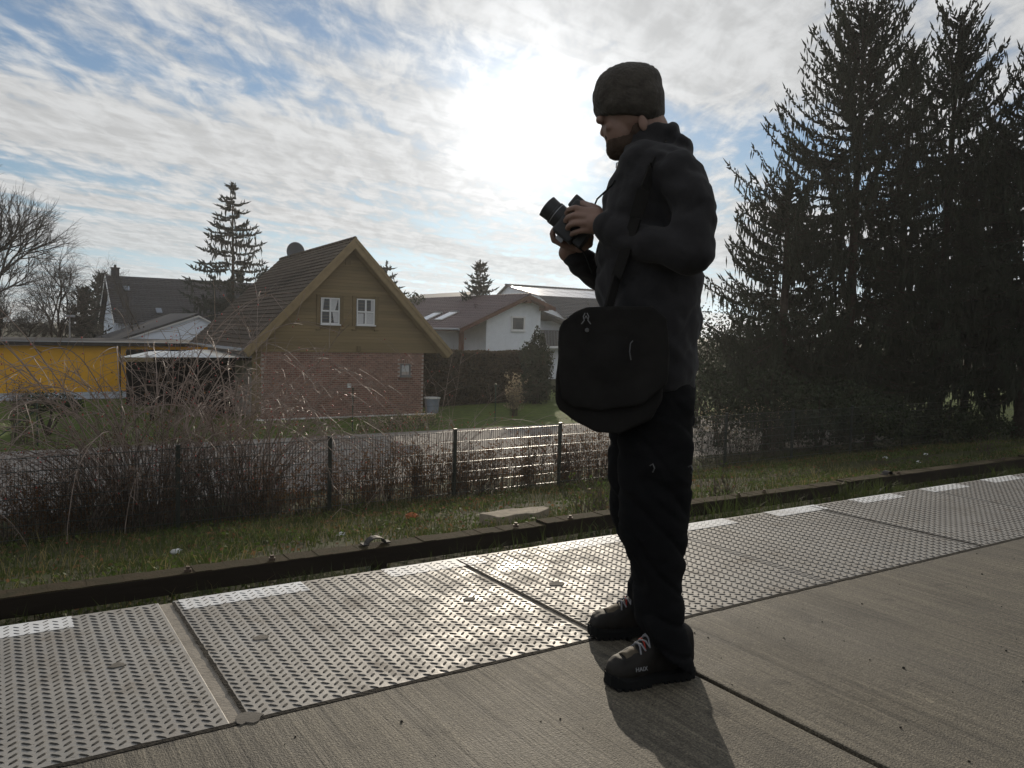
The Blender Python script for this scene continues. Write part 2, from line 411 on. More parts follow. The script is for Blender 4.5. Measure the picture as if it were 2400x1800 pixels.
for k in range(len(joints) - 1):
    g0, g1 = gapw.get(k, (.006, .005, k % 2)), gapw.get(k + 1, (.006, .005, (k + 1) % 2))
    x0, x1 = joints[k] + g0[1], joints[k + 1] - g1[0]
    pl = MB().box((0, 0, -.05), (x1 - x0, Y_OUT - Y_IN, 0)).build('tread_plate', M_plate, platform, loc=(x0, Y_IN, rnd.uniform(-.001, .001)), bevel=.003)
    key = round(x1 - x0, 2)
    if key not in loz_cache: loz_cache[key] = lozenge_mesh(x1 - x0, Y_OUT - Y_IN); loz_cache[key].materials.append(M_loz)
    lz = bpy.data.objects.new('raised_lozenges', loz_cache[key]); COL.objects.link(lz); lz.parent = pl; lz['kind'] = 'stuff'
    if g0[2]:
        yy = np.linspace(Y_IN + .004, Y_OUT - .012, 60)
        seam('joint_strip', [(joints[k], y) for y in yy], lambda i: ((-g0[0] - .001, 0), (g0[1] * .78 + .003 * noise.noise(Vector((i * .31, k, 0))), 0)), -.0035, M_joint)
# ragged dirt in the seam between the plates and the concrete
xs_ = np.linspace(-2.5, 30, 1400)
seam('seam_dirt', [(x, Y_IN - .006) for x in xs_], lambda i: ((0, -.009 - .010 * max(0, noise.noise(Vector((i * .23, 1, 0))) + .2 * noise.noise(Vector((i * 1.1, 3, 0))))), (0, .008 + .010 * max(0, noise.noise(Vector((i * .27, 7, 0)))))), .0012, M_gap)
for k in (4, 5, 7, 9):
    yy = np.linspace(Y_IN + .01, Y_OUT - .02, 90); w0 = gapw.get(k, (.006, .005, 1))[1]
    seam('joint_dirt', [(joints[k] + w0, y) for y in yy], lambda i: ((-.007 - .008 * max(0, noise.noise(Vector((i * .3, k, 2)))), 0), (.004 + .008 * max(0, noise.noise(Vector((i * .4, k, 5)))), 0)), .0012, M_gap)
# white dashes along the outer edge
x = -.165 - .82 * 5
wh = .46
for k in range(46):
    xx = x + k * .806
    MB().box((xx, Y_OUT - .118, .0004), (xx + wh, Y_OUT - .001, .0010)).build('edge_marking', M_white, platform)
for (px, py, r) in ((580, 1682, .036), (1303, 1367, .034), (612, 1493, .026), (1100, 1403, .022), (275, 1558, .022)):
    c = at_z(px, py, .003); mb = MB(); pts = [(c[0] + r * (1 + .25 * rnd.uniform(-1, 1)) * math.cos(t), c[1] + r * .8 * (1 + .25 * rnd.uniform(-1, 1)) * math.sin(t)) for t in np.linspace(0, 6.283, 15)[:-1]]
    mb.prism(pts, .0002, .0030, axis='z'); mb.build('cement_patch', M_patch, platform)
# loose grit on the concrete
gv = MB()
for i in range(260):
    gx, gy = rnd.uniform(-.2, 7), rnd.uniform(.5, 2.0); s = rnd.choice([.002, .002, .003, .003, .0045]) * rnd.uniform(.7, 1.3)
    gv.ball((gx, gy, s * .4), (s, s * rnd.uniform(.6, 1.2), s * .7), 5, 3)
tag(gv.build('grit', mat('dark grit', (.03, .027, .022), .9, .2, 0, .3, 60)), 'loose dark grit scattered over the concrete platform', 'grit', kind='stuff')

# ------------------------------------------------------------------ timber beam beyond the track
M_beam = mat('old dark timber', (.020, .015, .011), .85, .15, 0, .35, 5, bump=.6, bscale=22, bdist=.01, stretch=(.15, 1, 1))
M_beam_top = mat('weathered mossy timber top', (.055, .038, .021), .95, .1, 0, .35, 9, (.028, .026, .011), bump=.9, bscale=60, bdist=.012)
M_steel = mat('galvanised steel', (.32, .32, .33), .45, .5, .8, .15, 12)
M_rust = mat('rusty bolt', (.10, .07, .05), .7, .4, .4, .3, 40)
beam = thing('timber_beam', 'long dark timber beam on short posts beyond the tread plate edge', 'beam')
BY = 6.40
def beam_z(x): return -.90 + x * .0045
bx = [-7.6, -2.6, 2.4] + [float(at_y(1282, 1205, BY)[0]) + 4.9 * k for k in range(-0, 9)]
bx = sorted(set(round(b, 3) for b in bx if b < 50))
bx = [-7.6, -4.9] + [float(at_y(1282, 1205, BY)[0]) + 4.9 * k for k in range(-1, 9)]
for a, b in zip(bx[:-1], bx[1:]):
    zz = beam_z((a + b) / 2)
    w = MB().box((a + .004, BY, zz - .150), (b - .004, BY + .20, zz - .006)).build('beam_length', M_beam, beam, bevel=.006)
    n = 40; mb = MB()
    for i in range(n):
        u0 = a + (b - a) * i / n; u1 = a + (b - a) * (i + 1) / n
        mb.box((u0 + (.006 if i == 0 else 0), BY + .004, zz - .012), (u1 - (.006 if i == n - 1 else 0), BY + .196, zz + rnd.uniform(-.003, .004)))
    mb.build('weathered_top', M_beam_top, w)
for px, py in ((440, 1335), (637, 1302), (1208, 1223), (1335, 1208), (1730, 1149), (1790, 1140), (2105, 1105), (2350, 1070)):
    c = at_y(px, py, BY + .07); c[2] = beam_z(c[0])
    MB().tube([(c[0], BY + .06, c[2]), (c[0], BY + .06, c[2] + .022)], .028, 8).tube([(c[0], BY + .06, c[2] + .02), (c[0], BY + .06, c[2] + .042)], .018, 6).build('bolt', M_rust, beam)
for px, py, s in ((880, 1260, 1), (2080, 1106, .8)):
    c = at_y(px, py, BY + .12); cz = beam_z(c[0]); mb = MB(); pts = [(c[0] + .085 * s * math.cos(t), BY + .12, cz + .004 + .06 * s * math.sin(t)) for t in np.linspace(0, math.pi, 9)]
    for p, q in zip(pts[:-1], pts[1:]): mb.bar(p, q, .09, .010)
    mb.box((c[0] - .13 * s, BY + .08, cz + .004), (c[0] - .08 * s, BY + .165, cz + .016)).box((c[0] + .08 * s, BY + .08, cz + .004), (c[0] + .13 * s, BY + .165, cz + .016))
    mb.build('clamp', mat('dull dark steel', (.05, .045, .04), .7, .3, .2, .3, 30), beam, bevel=.002)
for px, py in ((885, 1318), (2075, 1135)):
    c = at_y(px, py, BY + .1); cz = beam_z(c[0])
    MB().box((c[0] - .065, BY + .04, -1.3), (c[0] + .065, BY + .16, cz - .152)).build('post', M_beam, beam, bevel=.006)
    MB().box((c[0] - .115, BY + .05, -1.3), (c[0] - .085, BY + .10, cz - .152)).bar((c[0] - .2, BY + .07, cz - .16), (c[0] - .1, BY + .07, cz - .3), .012, .012).build('strut', M_steel, beam)
for c0 in (-3.5, 17.0, 24.0, 31.0, 38.0):
    MB().box((c0 - .065, BY + .04, -1.3), (c0 + .065, BY + .16, beam_z(c0) - .152)).build('post', M_beam, beam)

# ------------------------------------------------------------------ double-wire mesh fence
M_fence = mat('dark green powder coat', (.018, .024, .020), .42, .5, 0, .2, 10)
FY = 13.45
fence = thing('mesh_fence', 'dark double wire mesh fence with square posts between embankment and road', 'fence')
def fence_x(k): return 2.485 + 2.503 * k
def fence_base(x): return -2.385 + .0075 * (x - 2.5)
pm = MB(); PH = 1.43
for i in range(50):
    xx = .035 + i * .0495; pm.bar((xx, 0, .03), (xx, 0, PH), .0062, .0062)
for k in range(8):
    zz = .04 + k * .197
    for s in (-1, 1): pm.bar((.0, s * .0075, zz), (2.465, s * .0075, zz), .0085, .0085)
panel_me = pm.mesh('fence_panel'); panel_me.materials.append(M_fence)
post_me = MB().box((-.032, -.022, -.4), (.032, .022, PH + .03)).box((-.037, -.027, PH + .031), (.037, .027, PH + .045)).mesh('fence_post'); post_me.materials.append(M_fence)
for k in range(-4, 22):
    x0 = fence_x(k)
    o = bpy.data.objects.new('fence_post', post_me); COL.objects.link(o); o.parent = fence; o.location = (x0, FY + .03, fence_base(x0))
    o = bpy.data.objects.new('fence_panel', panel_me); COL.objects.link(o); o.parent = fence; o.location = (x0 + .02, FY - .012, fence_base(x0)); o.rotation_euler = (0, -math.atan(.0075), 0)

# ------------------------------------------------------------------ buildings
GZ = -2.41
M_brick = mat('reddish brown brick', (.275, .155, .118), .85, .25, 0, .22, 9, per_piece=.25, bump=.3, bscale=70, bdist=.004)
M_mortar = mat('light mortar', (.46, .40, .36), .95, .1, 0, .15, 12)
M_siding = mat('olive brown stained boards', (.255, .190, .100), .75, .25, 0, .16, 4, (.200, .148, .080), per_piece=.10, bump=.3, bscale=30, bdist=.004, stretch=(.12, 1, 1))
M_siding_dk = mat('darker olive trim', (.185, .138, .074), .75, .25, 0, .15, 4, bump=.2, bscale=30, bdist=.004)
M_barge = mat('olive brown barge board', (.27, .20, .108), .7, .3, 0, .14, 3, bump=.2, bscale=25, bdist=.004)
M_roof_br = mat('brown concrete tiles', (.078, .060, .045), .85, .2, 0, .25, 6, per_piece=.15, bump=.4, bscale=40, bdist=.01)
M_roof_pl = mat('purple grey pan tiles', (.120, .085, .090), .5, .5, 0, .18, 5, per_piece=.10)
M_roof_dk = mat('dark slate tiles', (.050, .050, .056), .75, .35, 0, .25, 7, per_piece=.15)
M_roof_an = mat('anthracite pan tiles', (.060, .062, .068), .5, .5, 0, .2, 7, per_piece=.15)
M_roof_tin = mat('grey sheet roof', (.20, .185, .175), .6, .4, 0, .12, 3)
M_render = mat('white grey render', (.74, .77, .82), .9, .2, 0, .05, 3, bump=.2, bscale=60, bdist=.004)
M_render2 = mat('pale blue white render', (.72, .78, .88), .9, .2, 0, .05, 3)
M_yellow = mat('ochre yellow render', (.76, .39, .035), .9, .2, 0, .06, 1.5, bump=.2, bscale=60, bdist=.004)
M_plinth = mat('pale grey blue plinth', (.55, .60, .68), .9, .2, 0, .08, 3)
M_fascia = mat('dark roof fascia', (.030, .026, .024), .7, .3, 0, .2, 5)
M_timber_r = mat('red brown timber', (.115, .052, .036), .7, .3, 0, .2, 4)
M_pvc = mat('white window plastic', (.72, .72, .72), .4, .5, 0, .04, 5)
M_glass = glass('window glass', (.035, .038, .042))
M_curtain = mat('white net curtain', (.55, .55, .56), .9, .1, 0, .12, 25)
M_zinc = mat('zinc gutter', (.30, .31, .33), .4, .5, .7, .1, 6)
M_void = mat('shade dark timber', (.020, .017, .014), .95, .1, 0, .3, 6)  # near-black, so the shade inside the carport is in the colour
M_white_stone = mat('white pebbles', (.62, .61, .58), .85, .2, 0, .15, 20)

def window(parent, x0, x1, z0, z1, y, cols=2, rows=2, fr=.055, m=M_pvc, curtain=None, sill=True):
    """window in a wall that faces -Y at depth y"""
    mb = MB(); d0, d1 = y - .035, y + .05
    mb.box((x0, d0, z0), (x0 + fr, d1, z1)).box((x1 - fr, d0, z0), (x1, d1, z1)).box((x0 + fr, d0, z0), (x1 - fr, d1, z0 + fr)).box((x0 + fr, d0, z1 - fr), (x1 - fr, d1, z1))
    for c in range(1, cols):
        xc = x0 + (x1 - x0) * c / cols; mb.box((xc - fr * .75, d0 + .004, z0 + fr), (xc + fr * .75, d1, z1 - fr))
    for r in range(1, rows):
        zc = z0 + (z1 - z0) * r / rows
        for c in range(cols):
            a = x0 + (x1 - x0) * c / cols + fr * .75 + (fr * .25 if c == 0 else 0); b = x0 + (x1 - x0) * (c + 1) / cols - fr * .75 - (fr * .25 if c == cols - 1 else 0)
            mb.box((a, d0 + .007, zc - fr * .7), (b, d1, zc + fr * .7))
    w = mb.build('window', m, parent, bevel=0)
    for r in range(rows):
        for c in range(cols):
            a = x0 + (x1 - x0) * c / cols; b = x0 + (x1 - x0) * (c + 1) / cols; e = z0 + (z1 - z0) * r / rows; f = z0 + (z1 - z0) * (r + 1) / rows
            MB().box((a + fr * .5, y + .012, e + fr * .5), (b - fr * .5, y + .02, f - fr * .5)).build('pane', M_glass, w)
    if sill: MB().box((x0 - .03, y - .10, z0 - .05), (x1 + .03, y + .04, z0 - .003)).build('sill', m, w)
    if curtain: 
        for (a, b, e, f, sl) in curtain:
            mb = MB(); k = 10; X0, X1, Z0, Z1 = x0 + (x1 - x0) * a, x0 + (x1 - x0) * b, z0 + (z1 - z0) * e, z0 + (z1 - z0) * f
            v = []
            for i in range(k + 1):
                t = i / k; v += [(X0 + (X1 - X0) * (t * (1 - abs(sl)) + (abs(sl) if sl > 0 else 0)), y + .006 - .003 * (i % 2), Z0), (X0 + (X1 - X0) * t, y + .006 - .003 * (i % 2), Z1)]
            mb.add(v, [(2 * i, 2 * i + 2, 2 * i + 3, 2 * i + 1) for i in range(k)]); mb.build('curtain', M_curtain, w)
    return w

def tile_courses(parent, A, B, C, D, n, m, name='tile_course', cols=60, amp=.02, step=.03, mesh_step=4):
    """roof plane: A-B eave, D-C ridge (same ends); each course is one object, rippled along and stepped over the one below"""
    A, B, C, D = map(Vector, (A, B, C, D)); nor = (B - A).cross(D - A).normalized()
    if nor.z < 0: nor = -nor
    for k in range(n):
        t0, t1 = k / n, (k + 1.12) / n if k < n - 1 else 1.0
        v = []; ns = cols * mesh_step
        for i in range(ns + 1):
            s = i / ns; w = amp * (.5 + .5 * math.sin(2 * math.pi * s * cols)) if amp else 0
            P0 = (A.lerp(B, s)).lerp(D.lerp(C, s), t0); P1 = (A.lerp(B, s)).lerp(D.lerp(C, s), t1)
            v += [P0 + nor * (.004 + w), P0 + nor * (step + w), P1 + nor * (.004 + w)]
        f = []
        for i in range(ns): a = 3 * i; f += [(a, a + 3, a + 4, a + 1), (a + 1, a + 4, a + 5, a + 2)]
        MB().add(v, f).build(name, m, parent, smooth=False)

# ---- main house: brick ground floor, boarded gable
HY = 29.2
def H(px, py, y=HY): p = at_y(px, py, y); return float(p[0]), float(p[2])
house = thing('brick_house', 'small steep roofed house with brick ground floor and olive brown boarded gable', 'house')
bx0, bzt = H(613, 827); bx1, _ = H(994, 827)
ax_, az_ = H(822, 562); lx, lz_ = H(569, 823); rx, rz_ = H(1043, 818)
bzt = .05; lz_ = rz_ = .16
YB = 38.0
MB().box((bx0 - .0, HY + .03, GZ - .2), (bx1, YB - .3, bzt)).build('wall', M_mortar, house)
# small ground floor window
wx0, wz1 = H(939, 853); wx1, wz0 = H(962, 881)
# bricks, course by course; those hidden by nothing (upper courses) are single objects
BW, BH = .176, .0785; rows = int((bzt - GZ) / BH); ncol = int(round((bx1 - bx0) / BW)); BW = (bx1 - bx0) / ncol
brick_me = MB().box((-BW / 2 + .009, -.016, -BH / 2 + .008), (BW / 2 - .009, .0, BH / 2 - .008)).mesh('brick'); brick_me.materials.append(M_brick)
mbb = MB(); nb = 0
for r in range(rows):
    zc = bzt - BH * (r + .5); off = BW / 2 if r % 2 else 0
    for c in range(ncol + (1 if off else 0)):
        xc = bx0 + BW * (c + .5) - off
        if xc - BW / 2 < bx0 - .001 or xc + BW / 2 > bx1 + .001:
            continue
        if wx0 - .06 < xc < wx1 + .06 and wz0 - .20 < zc < wz1 + .20: continue
        dy = rnd.uniform(-.004, .003)
        if nb < 300:
            o = bpy.data.objects.new('brick', brick_me); COL.objects.link(o); o.parent = house; o.location = (xc, HY + .026 + dy, zc); nb += 1
        else:
            mbb.box((xc - BW / 2 + .009, HY + .010 + dy, zc - BH / 2 + .008), (xc + BW / 2 - .009, HY + .026, zc + BH / 2 - .008))
tag(mbb.build('brickwork', M_brick, house), kind='stuff')
gw = window(house, wx0, wx1, wz0, wz1, HY + .02, 1, 1, .045, mat('dark window frame', (.20, .20, .20), .5), curtain=[(.15, .85, .35, .9, 0)])
for i in range(7):
    xc = wx0 - .05 + (wx1 - wx0 + .1) * (i + .5) / 7
    MB().box((xc - .024, HY + .006, wz1 + .02), (xc + .024, HY + .028, wz1 + .20)).build('soldier_brick', M_brick, house)
MB().box((wx0 - .08, HY - .06, wz0 - .16), (wx1 + .08, HY + .028, wz0 - .065)).build('brick_sill', M_brick, house)
# timber corner and plinth strip of pebbles
MB().box((lx + .35, HY + .02, GZ), (bx0 - .004, HY + .14, bzt)).build('corner_boards', M_siding_dk, house)
pb = MB()
for i in range(700):
    X = rnd.uniform(bx0 - .2, bx1 + .35); s = rnd.uniform(.025, .05); pb.ball((X, HY - rnd.uniform(.02, .30), GZ + .012), (s, s * .8, s * .6), 5, 3)
tag(pb.build('white_pebbles', M_white_stone), 'strip of white pebbles along the foot of the brick house', 'pebbles', kind='stuff')
# boarded gable
ins = .30
def gable_half(z):      # x range of the gable at height z
    tl = (z - lz_) / (az_ - lz_)
    return lx + (ax_ - lx) * tl + .12, rx + (ax_ - rx) * tl - .12
BHt = .125; zb = bzt + .012; k = 0
gv = [(lx + .55, HY + .02), (rx - .55, HY + .02)]
MB().prism([(lx + .30, bzt + .004), (rx - .30, bzt + .004), (ax_, az_ - .25)], HY + .0, HY + .03).build('gable_wall', M_siding_dk, house)
while zb < az_ - .35:
    z1 = zb + BHt - .010; a0, b0 = gable_half(zb); a1, b1 = gable_half(z1)
    if b1 - a1 > .1:
        d = .0
        MB().add([(a0, HY - .034 - d, zb), (b0, HY - .034 - d, zb), (b1, HY - .018, z1), (a1, HY - .018, z1), (a0, HY - .002, zb), (b0, HY - .002, zb), (b1, HY - .002, z1), (a1, HY - .002, z1)],
                 [(0, 1, 2, 3), (4, 7, 6, 5), (0, 4, 5, 1), (3, 2, 6, 7), (0, 3, 7, 4), (1, 5, 6, 2)]).build('siding_board', M_siding, house)
    zb += BHt
wins = [(H(751, 697), H(794, 760)), (H(835, 700), H(876, 762))]
for wi, ((x0, z1), (x1, z0)) in enumerate(wins):
    cur = [(.04, .20, .52, .96, -.5), (.53, .93, .52, .96, -.4), (.62, .94, .06, .48, .3)] if wi == 0 else [(.05, .40, .05, .44, 0), (.56, .95, .05, .46, 0), (.80, .95, .54, .96, 0)]
    window(house, x0, x1, z0, z1, HY - .045, 2, 2, .042, curtain=cur)
    mb = MB()
    for xa, xb in ((x0 - .16, x0 - .03), (x1 + .03, x1 + .16)):
        mb.box((xa, HY - .065, z0 - .05), (xb, HY - .03, z1 + .06)).box((xa - .02, HY - .085, z1 + .063), (xb + .02, HY - .03, z1 + .10)).box((xa - .02, HY - .085, z1 - .06), (xb + .02, HY - .066, z1 - .02)).box((xa - .02, HY - .085, z0 - .24), (xb + .02, HY - .03, z0 - .18))
    mb.box((x0 - .028, HY - .06, z1 + .004), (x1 + .028, HY - .03, z1 + .055)); mb.box((x0 - .03, HY - .06, z0 - .17), (x1 + .03, HY - .03, z0 - .055))
    mb.build('window_trim', M_siding_dk, house)
vx, vz = H(815, 615); MB().box((vx - .1, HY - .06, vz - .09), (vx + .1, HY - .03, vz + .09)).build('vent', M_siding_dk, house)
vx, vz = H(840, 817); mb = MB().box((vx - .08, HY - .075, vz - .09), (vx + .08, HY - .035, vz + .09))
for i in range(4): mb.box((vx - .07, HY - .085, vz - .075 + i * .04), (vx + .07, HY - .077, vz - .055 + i * .04))
mb.build('vent', M_siding_dk, house)
vx, vz = H(784 * 1.0 + 34, 904); MB().box((vx - .075, HY - .05, vz - .08), (vx + .075, HY + .008, vz + .08)).build('meter_box', M_pvc, house, bevel=.008)
# roof: two slopes with thickness, courses of tiles, barge boards
OY = HY - .45; zback = az_ - .22
for sx, ex, ez in ((-1, lx, lz_), (1, rx, rz_)):
    th = .10
    v = [(ex, OY + .05, ez - th), (ex, YB, ez - th), (ax_, YB, zback - th), (ax_, OY + .05, az_ - th), (ex, OY + .05, ez), (ex, YB, ez), (ax_, YB, zback), (ax_, OY + .05, az_)]
    MB().add(v, [(0, 1, 2, 3), (7, 6, 5, 4), (0, 4, 5, 1), (1, 5, 6, 2), (2, 6, 7, 3), (3, 7, 4, 0)]).build('roof', M_void, house)
    tile_courses(house, (ex - sx * -.04, OY, ez + .0), (ex - sx * -.04, YB, ez + .0), (ax_, YB, zback), (ax_, OY, az_), 26, M_roof_br, cols=30, amp=.012, step=.035, mesh_step=4)
    dirv = Vector((ax_ - ex, 0, az_ - ez)).normalized(); nrm = Vector((-dirv.z, 0, dirv.x)) if sx < 0 else Vector((dirv.z, 0, -dirv.x))
    p0 = Vector((ex, OY, ez)) - dirv * .12; p1 = Vector((ax_, OY, az_))
    mb = MB(); w = .26
    poly = [p0 + nrm * .03, p1 + Vector((0, 0, .05)), p1 - Vector((0, 0, w * 1.35)), p0 - nrm * w]
    mb.prism([(q.x, q.z) for q in poly], OY - .035 - .002 * (sx > 0), OY + .0); mb.build('barge_board', M_barge, house)
    poly = [p0 + nrm * .045, p1 + Vector((0, 0, .065)), p1 - Vector((0, 0, .09)), p0 - nrm * .07]
    MB().prism([(q.x, q.z) for q in poly], OY - .062 - .002 * (sx > 0), OY - .038).build('barge_trim', M_barge, house)
    poly = [p0 - nrm * w * .95, p1 - Vector((0, 0, w * 1.3)), p1 - Vector((0, 0, w * 1.3 + .03)), p0 - nrm * (w * .95 + .03)]
    MB().prism([(q.x, q.z) for q in poly], OY + .001, HY - .04).build('soffit', M_barge, house)
MB().tube([(lx - .03, OY + .02, lz_ - .02), (lx - .03, YB, lz_ - .04)], .065, 8).build('gutter', M_zinc, house)
rt = MB()
for k in range(24):
    t = k / 24; y0 = OY + (YB - OY) * t; rt.tube([(ax_, y0, az_ + (zback - az_) * t + .02), (ax_, y0 + .36, az_ + (zback - az_) * (t + .04) + .015)], [.085, .075], 8)
rt.build('ridge_tiles', M_roof_br, house)
# satellite dish above the ridge
dx, dz = at_y(693, 590, 36.4)[0], at_y(693, 590, 36.4)[2]
dish = thing('satellite_dish', 'round dark satellite dish on the ridge of the brick house', 'satellite dish', (dx, 36.4, dz))
mb = MB(); R = .42; rings = 6; seg = 24; v = [(0, .10, 0)]
for i in range(1, rings + 1):
    for j in range(seg): t = 2 * math.pi * j / seg; q = R * i / rings; v.append((q * math.cos(t), .10 - .10 * (i / rings) ** 2, q * 1.05 * math.sin(t)))
f = [(0, 1 + (j + 1) % seg, 1 + j) for j in range(seg)]
for i in range(rings - 1):
    for j in range(seg): a = 1 + i * seg; f.append((a + j, a + (j + 1) % seg, a + seg + (j + 1) % seg, a + seg + j))
M_dish = mat('grey dish', (.10, .105, .115), .6, .4, 0, .1, 4)
o = mb.add(v, f).build('reflector', M_dish, dish, smooth=True); md = o.modifiers.new('thick', 'SOLIDIFY'); md.thickness = .012
MB().bar((0, -.02, -.3), (.02, -.42, -.05), .025, .02).box((-.03, -.47, -.08), (.06, -.40, .02)).build('receiver_arm', M_dish, dish)
MB().tube([(0.02, .14, -.05), (0.02, .16, -.75)], .025, 8).bar((.02, .14, 0), (0, .06, 0), .05, .08).build('mast', M_dish, dish)

# ---- carport left of it
cp = thing('carport', 'dark carport with thin pale flat roof beside the brick house', 'carport')
c0 = at_y(281, 838, 30.2); cz = float(c0[2]); cx0 = float(c0[0]); cx1 = lx + 1.05
n = 14; v = []
for i in range(n + 1):
    x = cx0 + (cx1 - cx0) * i / n; bul = .05 * math.sin(i * .9)
    for y, px_e, e in ((30.2, 281, 0), (33, 318, .02), (36.2, 350, .04)):
        xs0 = float(at_y(px_e, 838, y)[0]); x = xs0 + (cx1 - xs0) * i / n; v.append((x, y, cz + .02 + e * (i / n) * 3 + .4 * bul * (y - 30.2) / 6))
f = []
for i in range(n):
    for j in range(2): a = 3 * i + j; f.append((a, a + 3, a + 4, a + 1))
M_cproof = mat('pale plastic roof sheet', (.55, .57, .58), .35, .6, 0, .12, 2.5)
o = MB().add(v, f).build('roof_sheet', M_cproof, cp); o.modifiers.new('t', 'SOLIDIFY').thickness = .02
MB().box((cx0 - .02, 30.15, cz - .14), (cx0 + 1.05, 30.28, cz + .0)).build('front_beam', M_siding_dk, cp)
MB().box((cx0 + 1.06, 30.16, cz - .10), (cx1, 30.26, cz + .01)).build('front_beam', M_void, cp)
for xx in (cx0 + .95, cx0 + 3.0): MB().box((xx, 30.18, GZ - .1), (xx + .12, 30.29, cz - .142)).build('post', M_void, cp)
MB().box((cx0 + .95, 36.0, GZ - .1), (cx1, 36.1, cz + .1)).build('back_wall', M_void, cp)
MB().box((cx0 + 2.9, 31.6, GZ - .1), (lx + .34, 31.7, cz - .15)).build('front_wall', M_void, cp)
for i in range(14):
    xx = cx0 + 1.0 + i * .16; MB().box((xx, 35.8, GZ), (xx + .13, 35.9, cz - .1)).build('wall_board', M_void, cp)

# ---- yellow building
YY = 39.7
yb = thing('yellow_building', 'long low ochre yellow building with dark flat roof edge and pale plinth', 'building')
yt = float(at_y(0, 808, YY)[2]); yb0 = float(at_y(0, 922, YY)[2]); yx1 = 9.6
MB().box((-34, YY, yb0), (yx1, YY + 9, yt)).build('wall', M_yellow, yb)
MB().box((-34, YY + .02, GZ - .2), (yx1 - .01, YY + 8.9, yb0 - .004)).build('plinth', M_plinth, yb)
MB().box((-34.3, YY - .35, yt + .004), (yx1 + .3, YY + 9.3, yt + .155)).build('roof', M_fascia, yb, bevel=.01)
MB().box((-34.25, YY - .36, yt + .157), (yx1 + .2, YY - .1, yt + .18)).build('roof_edge', M_zinc, yb)
px_ = float(at_y(281, 850, YY)[0]); MB().tube([(px_, YY - .05, yt), (px_, YY - .05, GZ)], .03, 6).build('downpipe', M_fascia, yb)

# ---- white gabled annex behind the yellow building
AY = 52.0
an = thing('white_annex', 'pale white house with shallow dark gabled roof behind the yellow building', 'house')
def A_(px, py, y=AY): p = at_y(px, py, y); return float(p[0]), float(p[2])
gx, gz = A_(464, 735); gl = A_(262, 800); gr = A_(560, 785)
MB().prism([(gl[0] + .2, GZ), (gr[0] - .2, GZ), (gr[0] - .2, gr[1] - .05), (gx, gz - .12), (gl[0] + .2, gl[1])], AY, AY + 9).build('wall', M_render2, an)
for (ex, ez), nm in ((gl, 0), (gr, 1)):
    MB().prism([(ex, ez - .10), (gx, gz - .10 - .003 * nm), (gx, gz + .03), (ex, ez + .03)], AY - .25, AY + 9.3).build('roof', M_roof_dk, an)
    MB().prism([(ex, ez - .2), (gx, gz - .2), (gx, gz - .104), (ex, ez - .104)], AY - .22 - .01 * nm, AY - .01).build('barge_board', M_pvc, an)
qx, qz = A_(466, 757); MB().box((qx, AY - .015, qz - 1.6), (qx + 1.9, AY - .002, qz)).build('panel', M_render2, an)
hx, hz = A_(243, 797); MB().box((hx - 1.0, AY - 2.5, GZ), (hx + 1.6, AY - .3, hz - .25)).build('side_wing', M_render2, an)
MB().add([(hx - 1.6, AY - 2.8, hz - .5), (hx + 1.9, AY - 2.8, hz - .08), (hx + 1.9, AY + 4, hz + .12), (hx - 1.6, AY + 4, hz - .35)], [(0, 1, 2, 3)]).build('wing_roof', M_roof_dk, an).modifiers.new('t', 'SOLIDIFY').thickness = .08

# ---- dark roofed house further left
DY = 66.0
dh = thing('dark_roof_house', 'house with big dark tiled roof and chimney behind the white annex', 'house')
rl = at_y(252, 647, DY + 5); rr_x = rl[0] + 14.5; ridge_z = float(rl[2]); el = at_y(264, 757, DY); eave_z = float(el[2]); ex0 = float(rl[0]) - .15
MB().prism([(DY + .5, GZ), (DY + 9.5, GZ), (DY + 9.5, eave_z), (DY + 5, ridge_z - .15), (DY + .5, eave_z)], ex0 + .35, float(rr_x), axis='x').build('wall', M_render2, dh)
tile_courses(dh, (ex0, DY, eave_z), (rr_x, DY, eave_z), (rr_x, DY + 5, ridge_z), (ex0, DY + 5, ridge_z), 24, M_roof_dk, cols=48, amp=.03, step=.05, mesh_step=3)
MB().add([(ex0, DY + 10, eave_z), (rr_x, DY + 10, eave_z), (rr_x, DY + 5, ridge_z), (ex0, DY + 5, ridge_z)], [(0, 1, 2, 3)]).build('roof', M_roof_dk, dh).modifiers.new('t', 'SOLIDIFY').thickness = .08
MB().prism([(DY - .05, eave_z - .12), (DY + 5, ridge_z - .06), (DY + 10.05, eave_z - .12), (DY + 10.05, eave_z + .05), (DY + 5, ridge_z + .1), (DY - .05, eave_z + .05)], ex0 - .06, ex0 - .005, axis='x').build('barge_board', M_pvc, dh)
c = at_y(270, 640, DY + 5); MB().box((c[0] - .27, DY + 4.7, ridge_z - .5), (c[0] + .27, DY + 5.3, ridge_z + .62)).box((c[0] - .33, DY + 4.64, ridge_z + .622), (c[0] + .33, DY + 5.36, ridge_z + .70)).tube([(c[0], DY + 5, ridge_z + .70), (c[0], DY + 5, ridge_z + .92)], .1, 8).build('chimney', M_roof_dk, dh)
for (a, b, cc, d) in ((288, 674, 306, 685), (364, 726, 382, 738)):
    yy = DY + 5 * (1 - ((a > 300) * .75 + (a < 300) * .25)); p = at_y(a, b, yy); q = at_y(cc, d, yy - .8)
    P = [(p[0], yy, p[2] + .1), (p[0] + (q[0] - p[0]), yy, p[2] + .1), (q[0], yy - .6, q[2] + .12), (p[0], yy - .6, q[2] + .12)]
    o = MB().add(P, [(0, 1, 2, 3)]).build('skylight', mat('skylight glass', (.25, .28, .32), .08, .8, 0, .05, 2), dh); o.modifiers.new('t', 'SOLIDIFY').thickness = .06

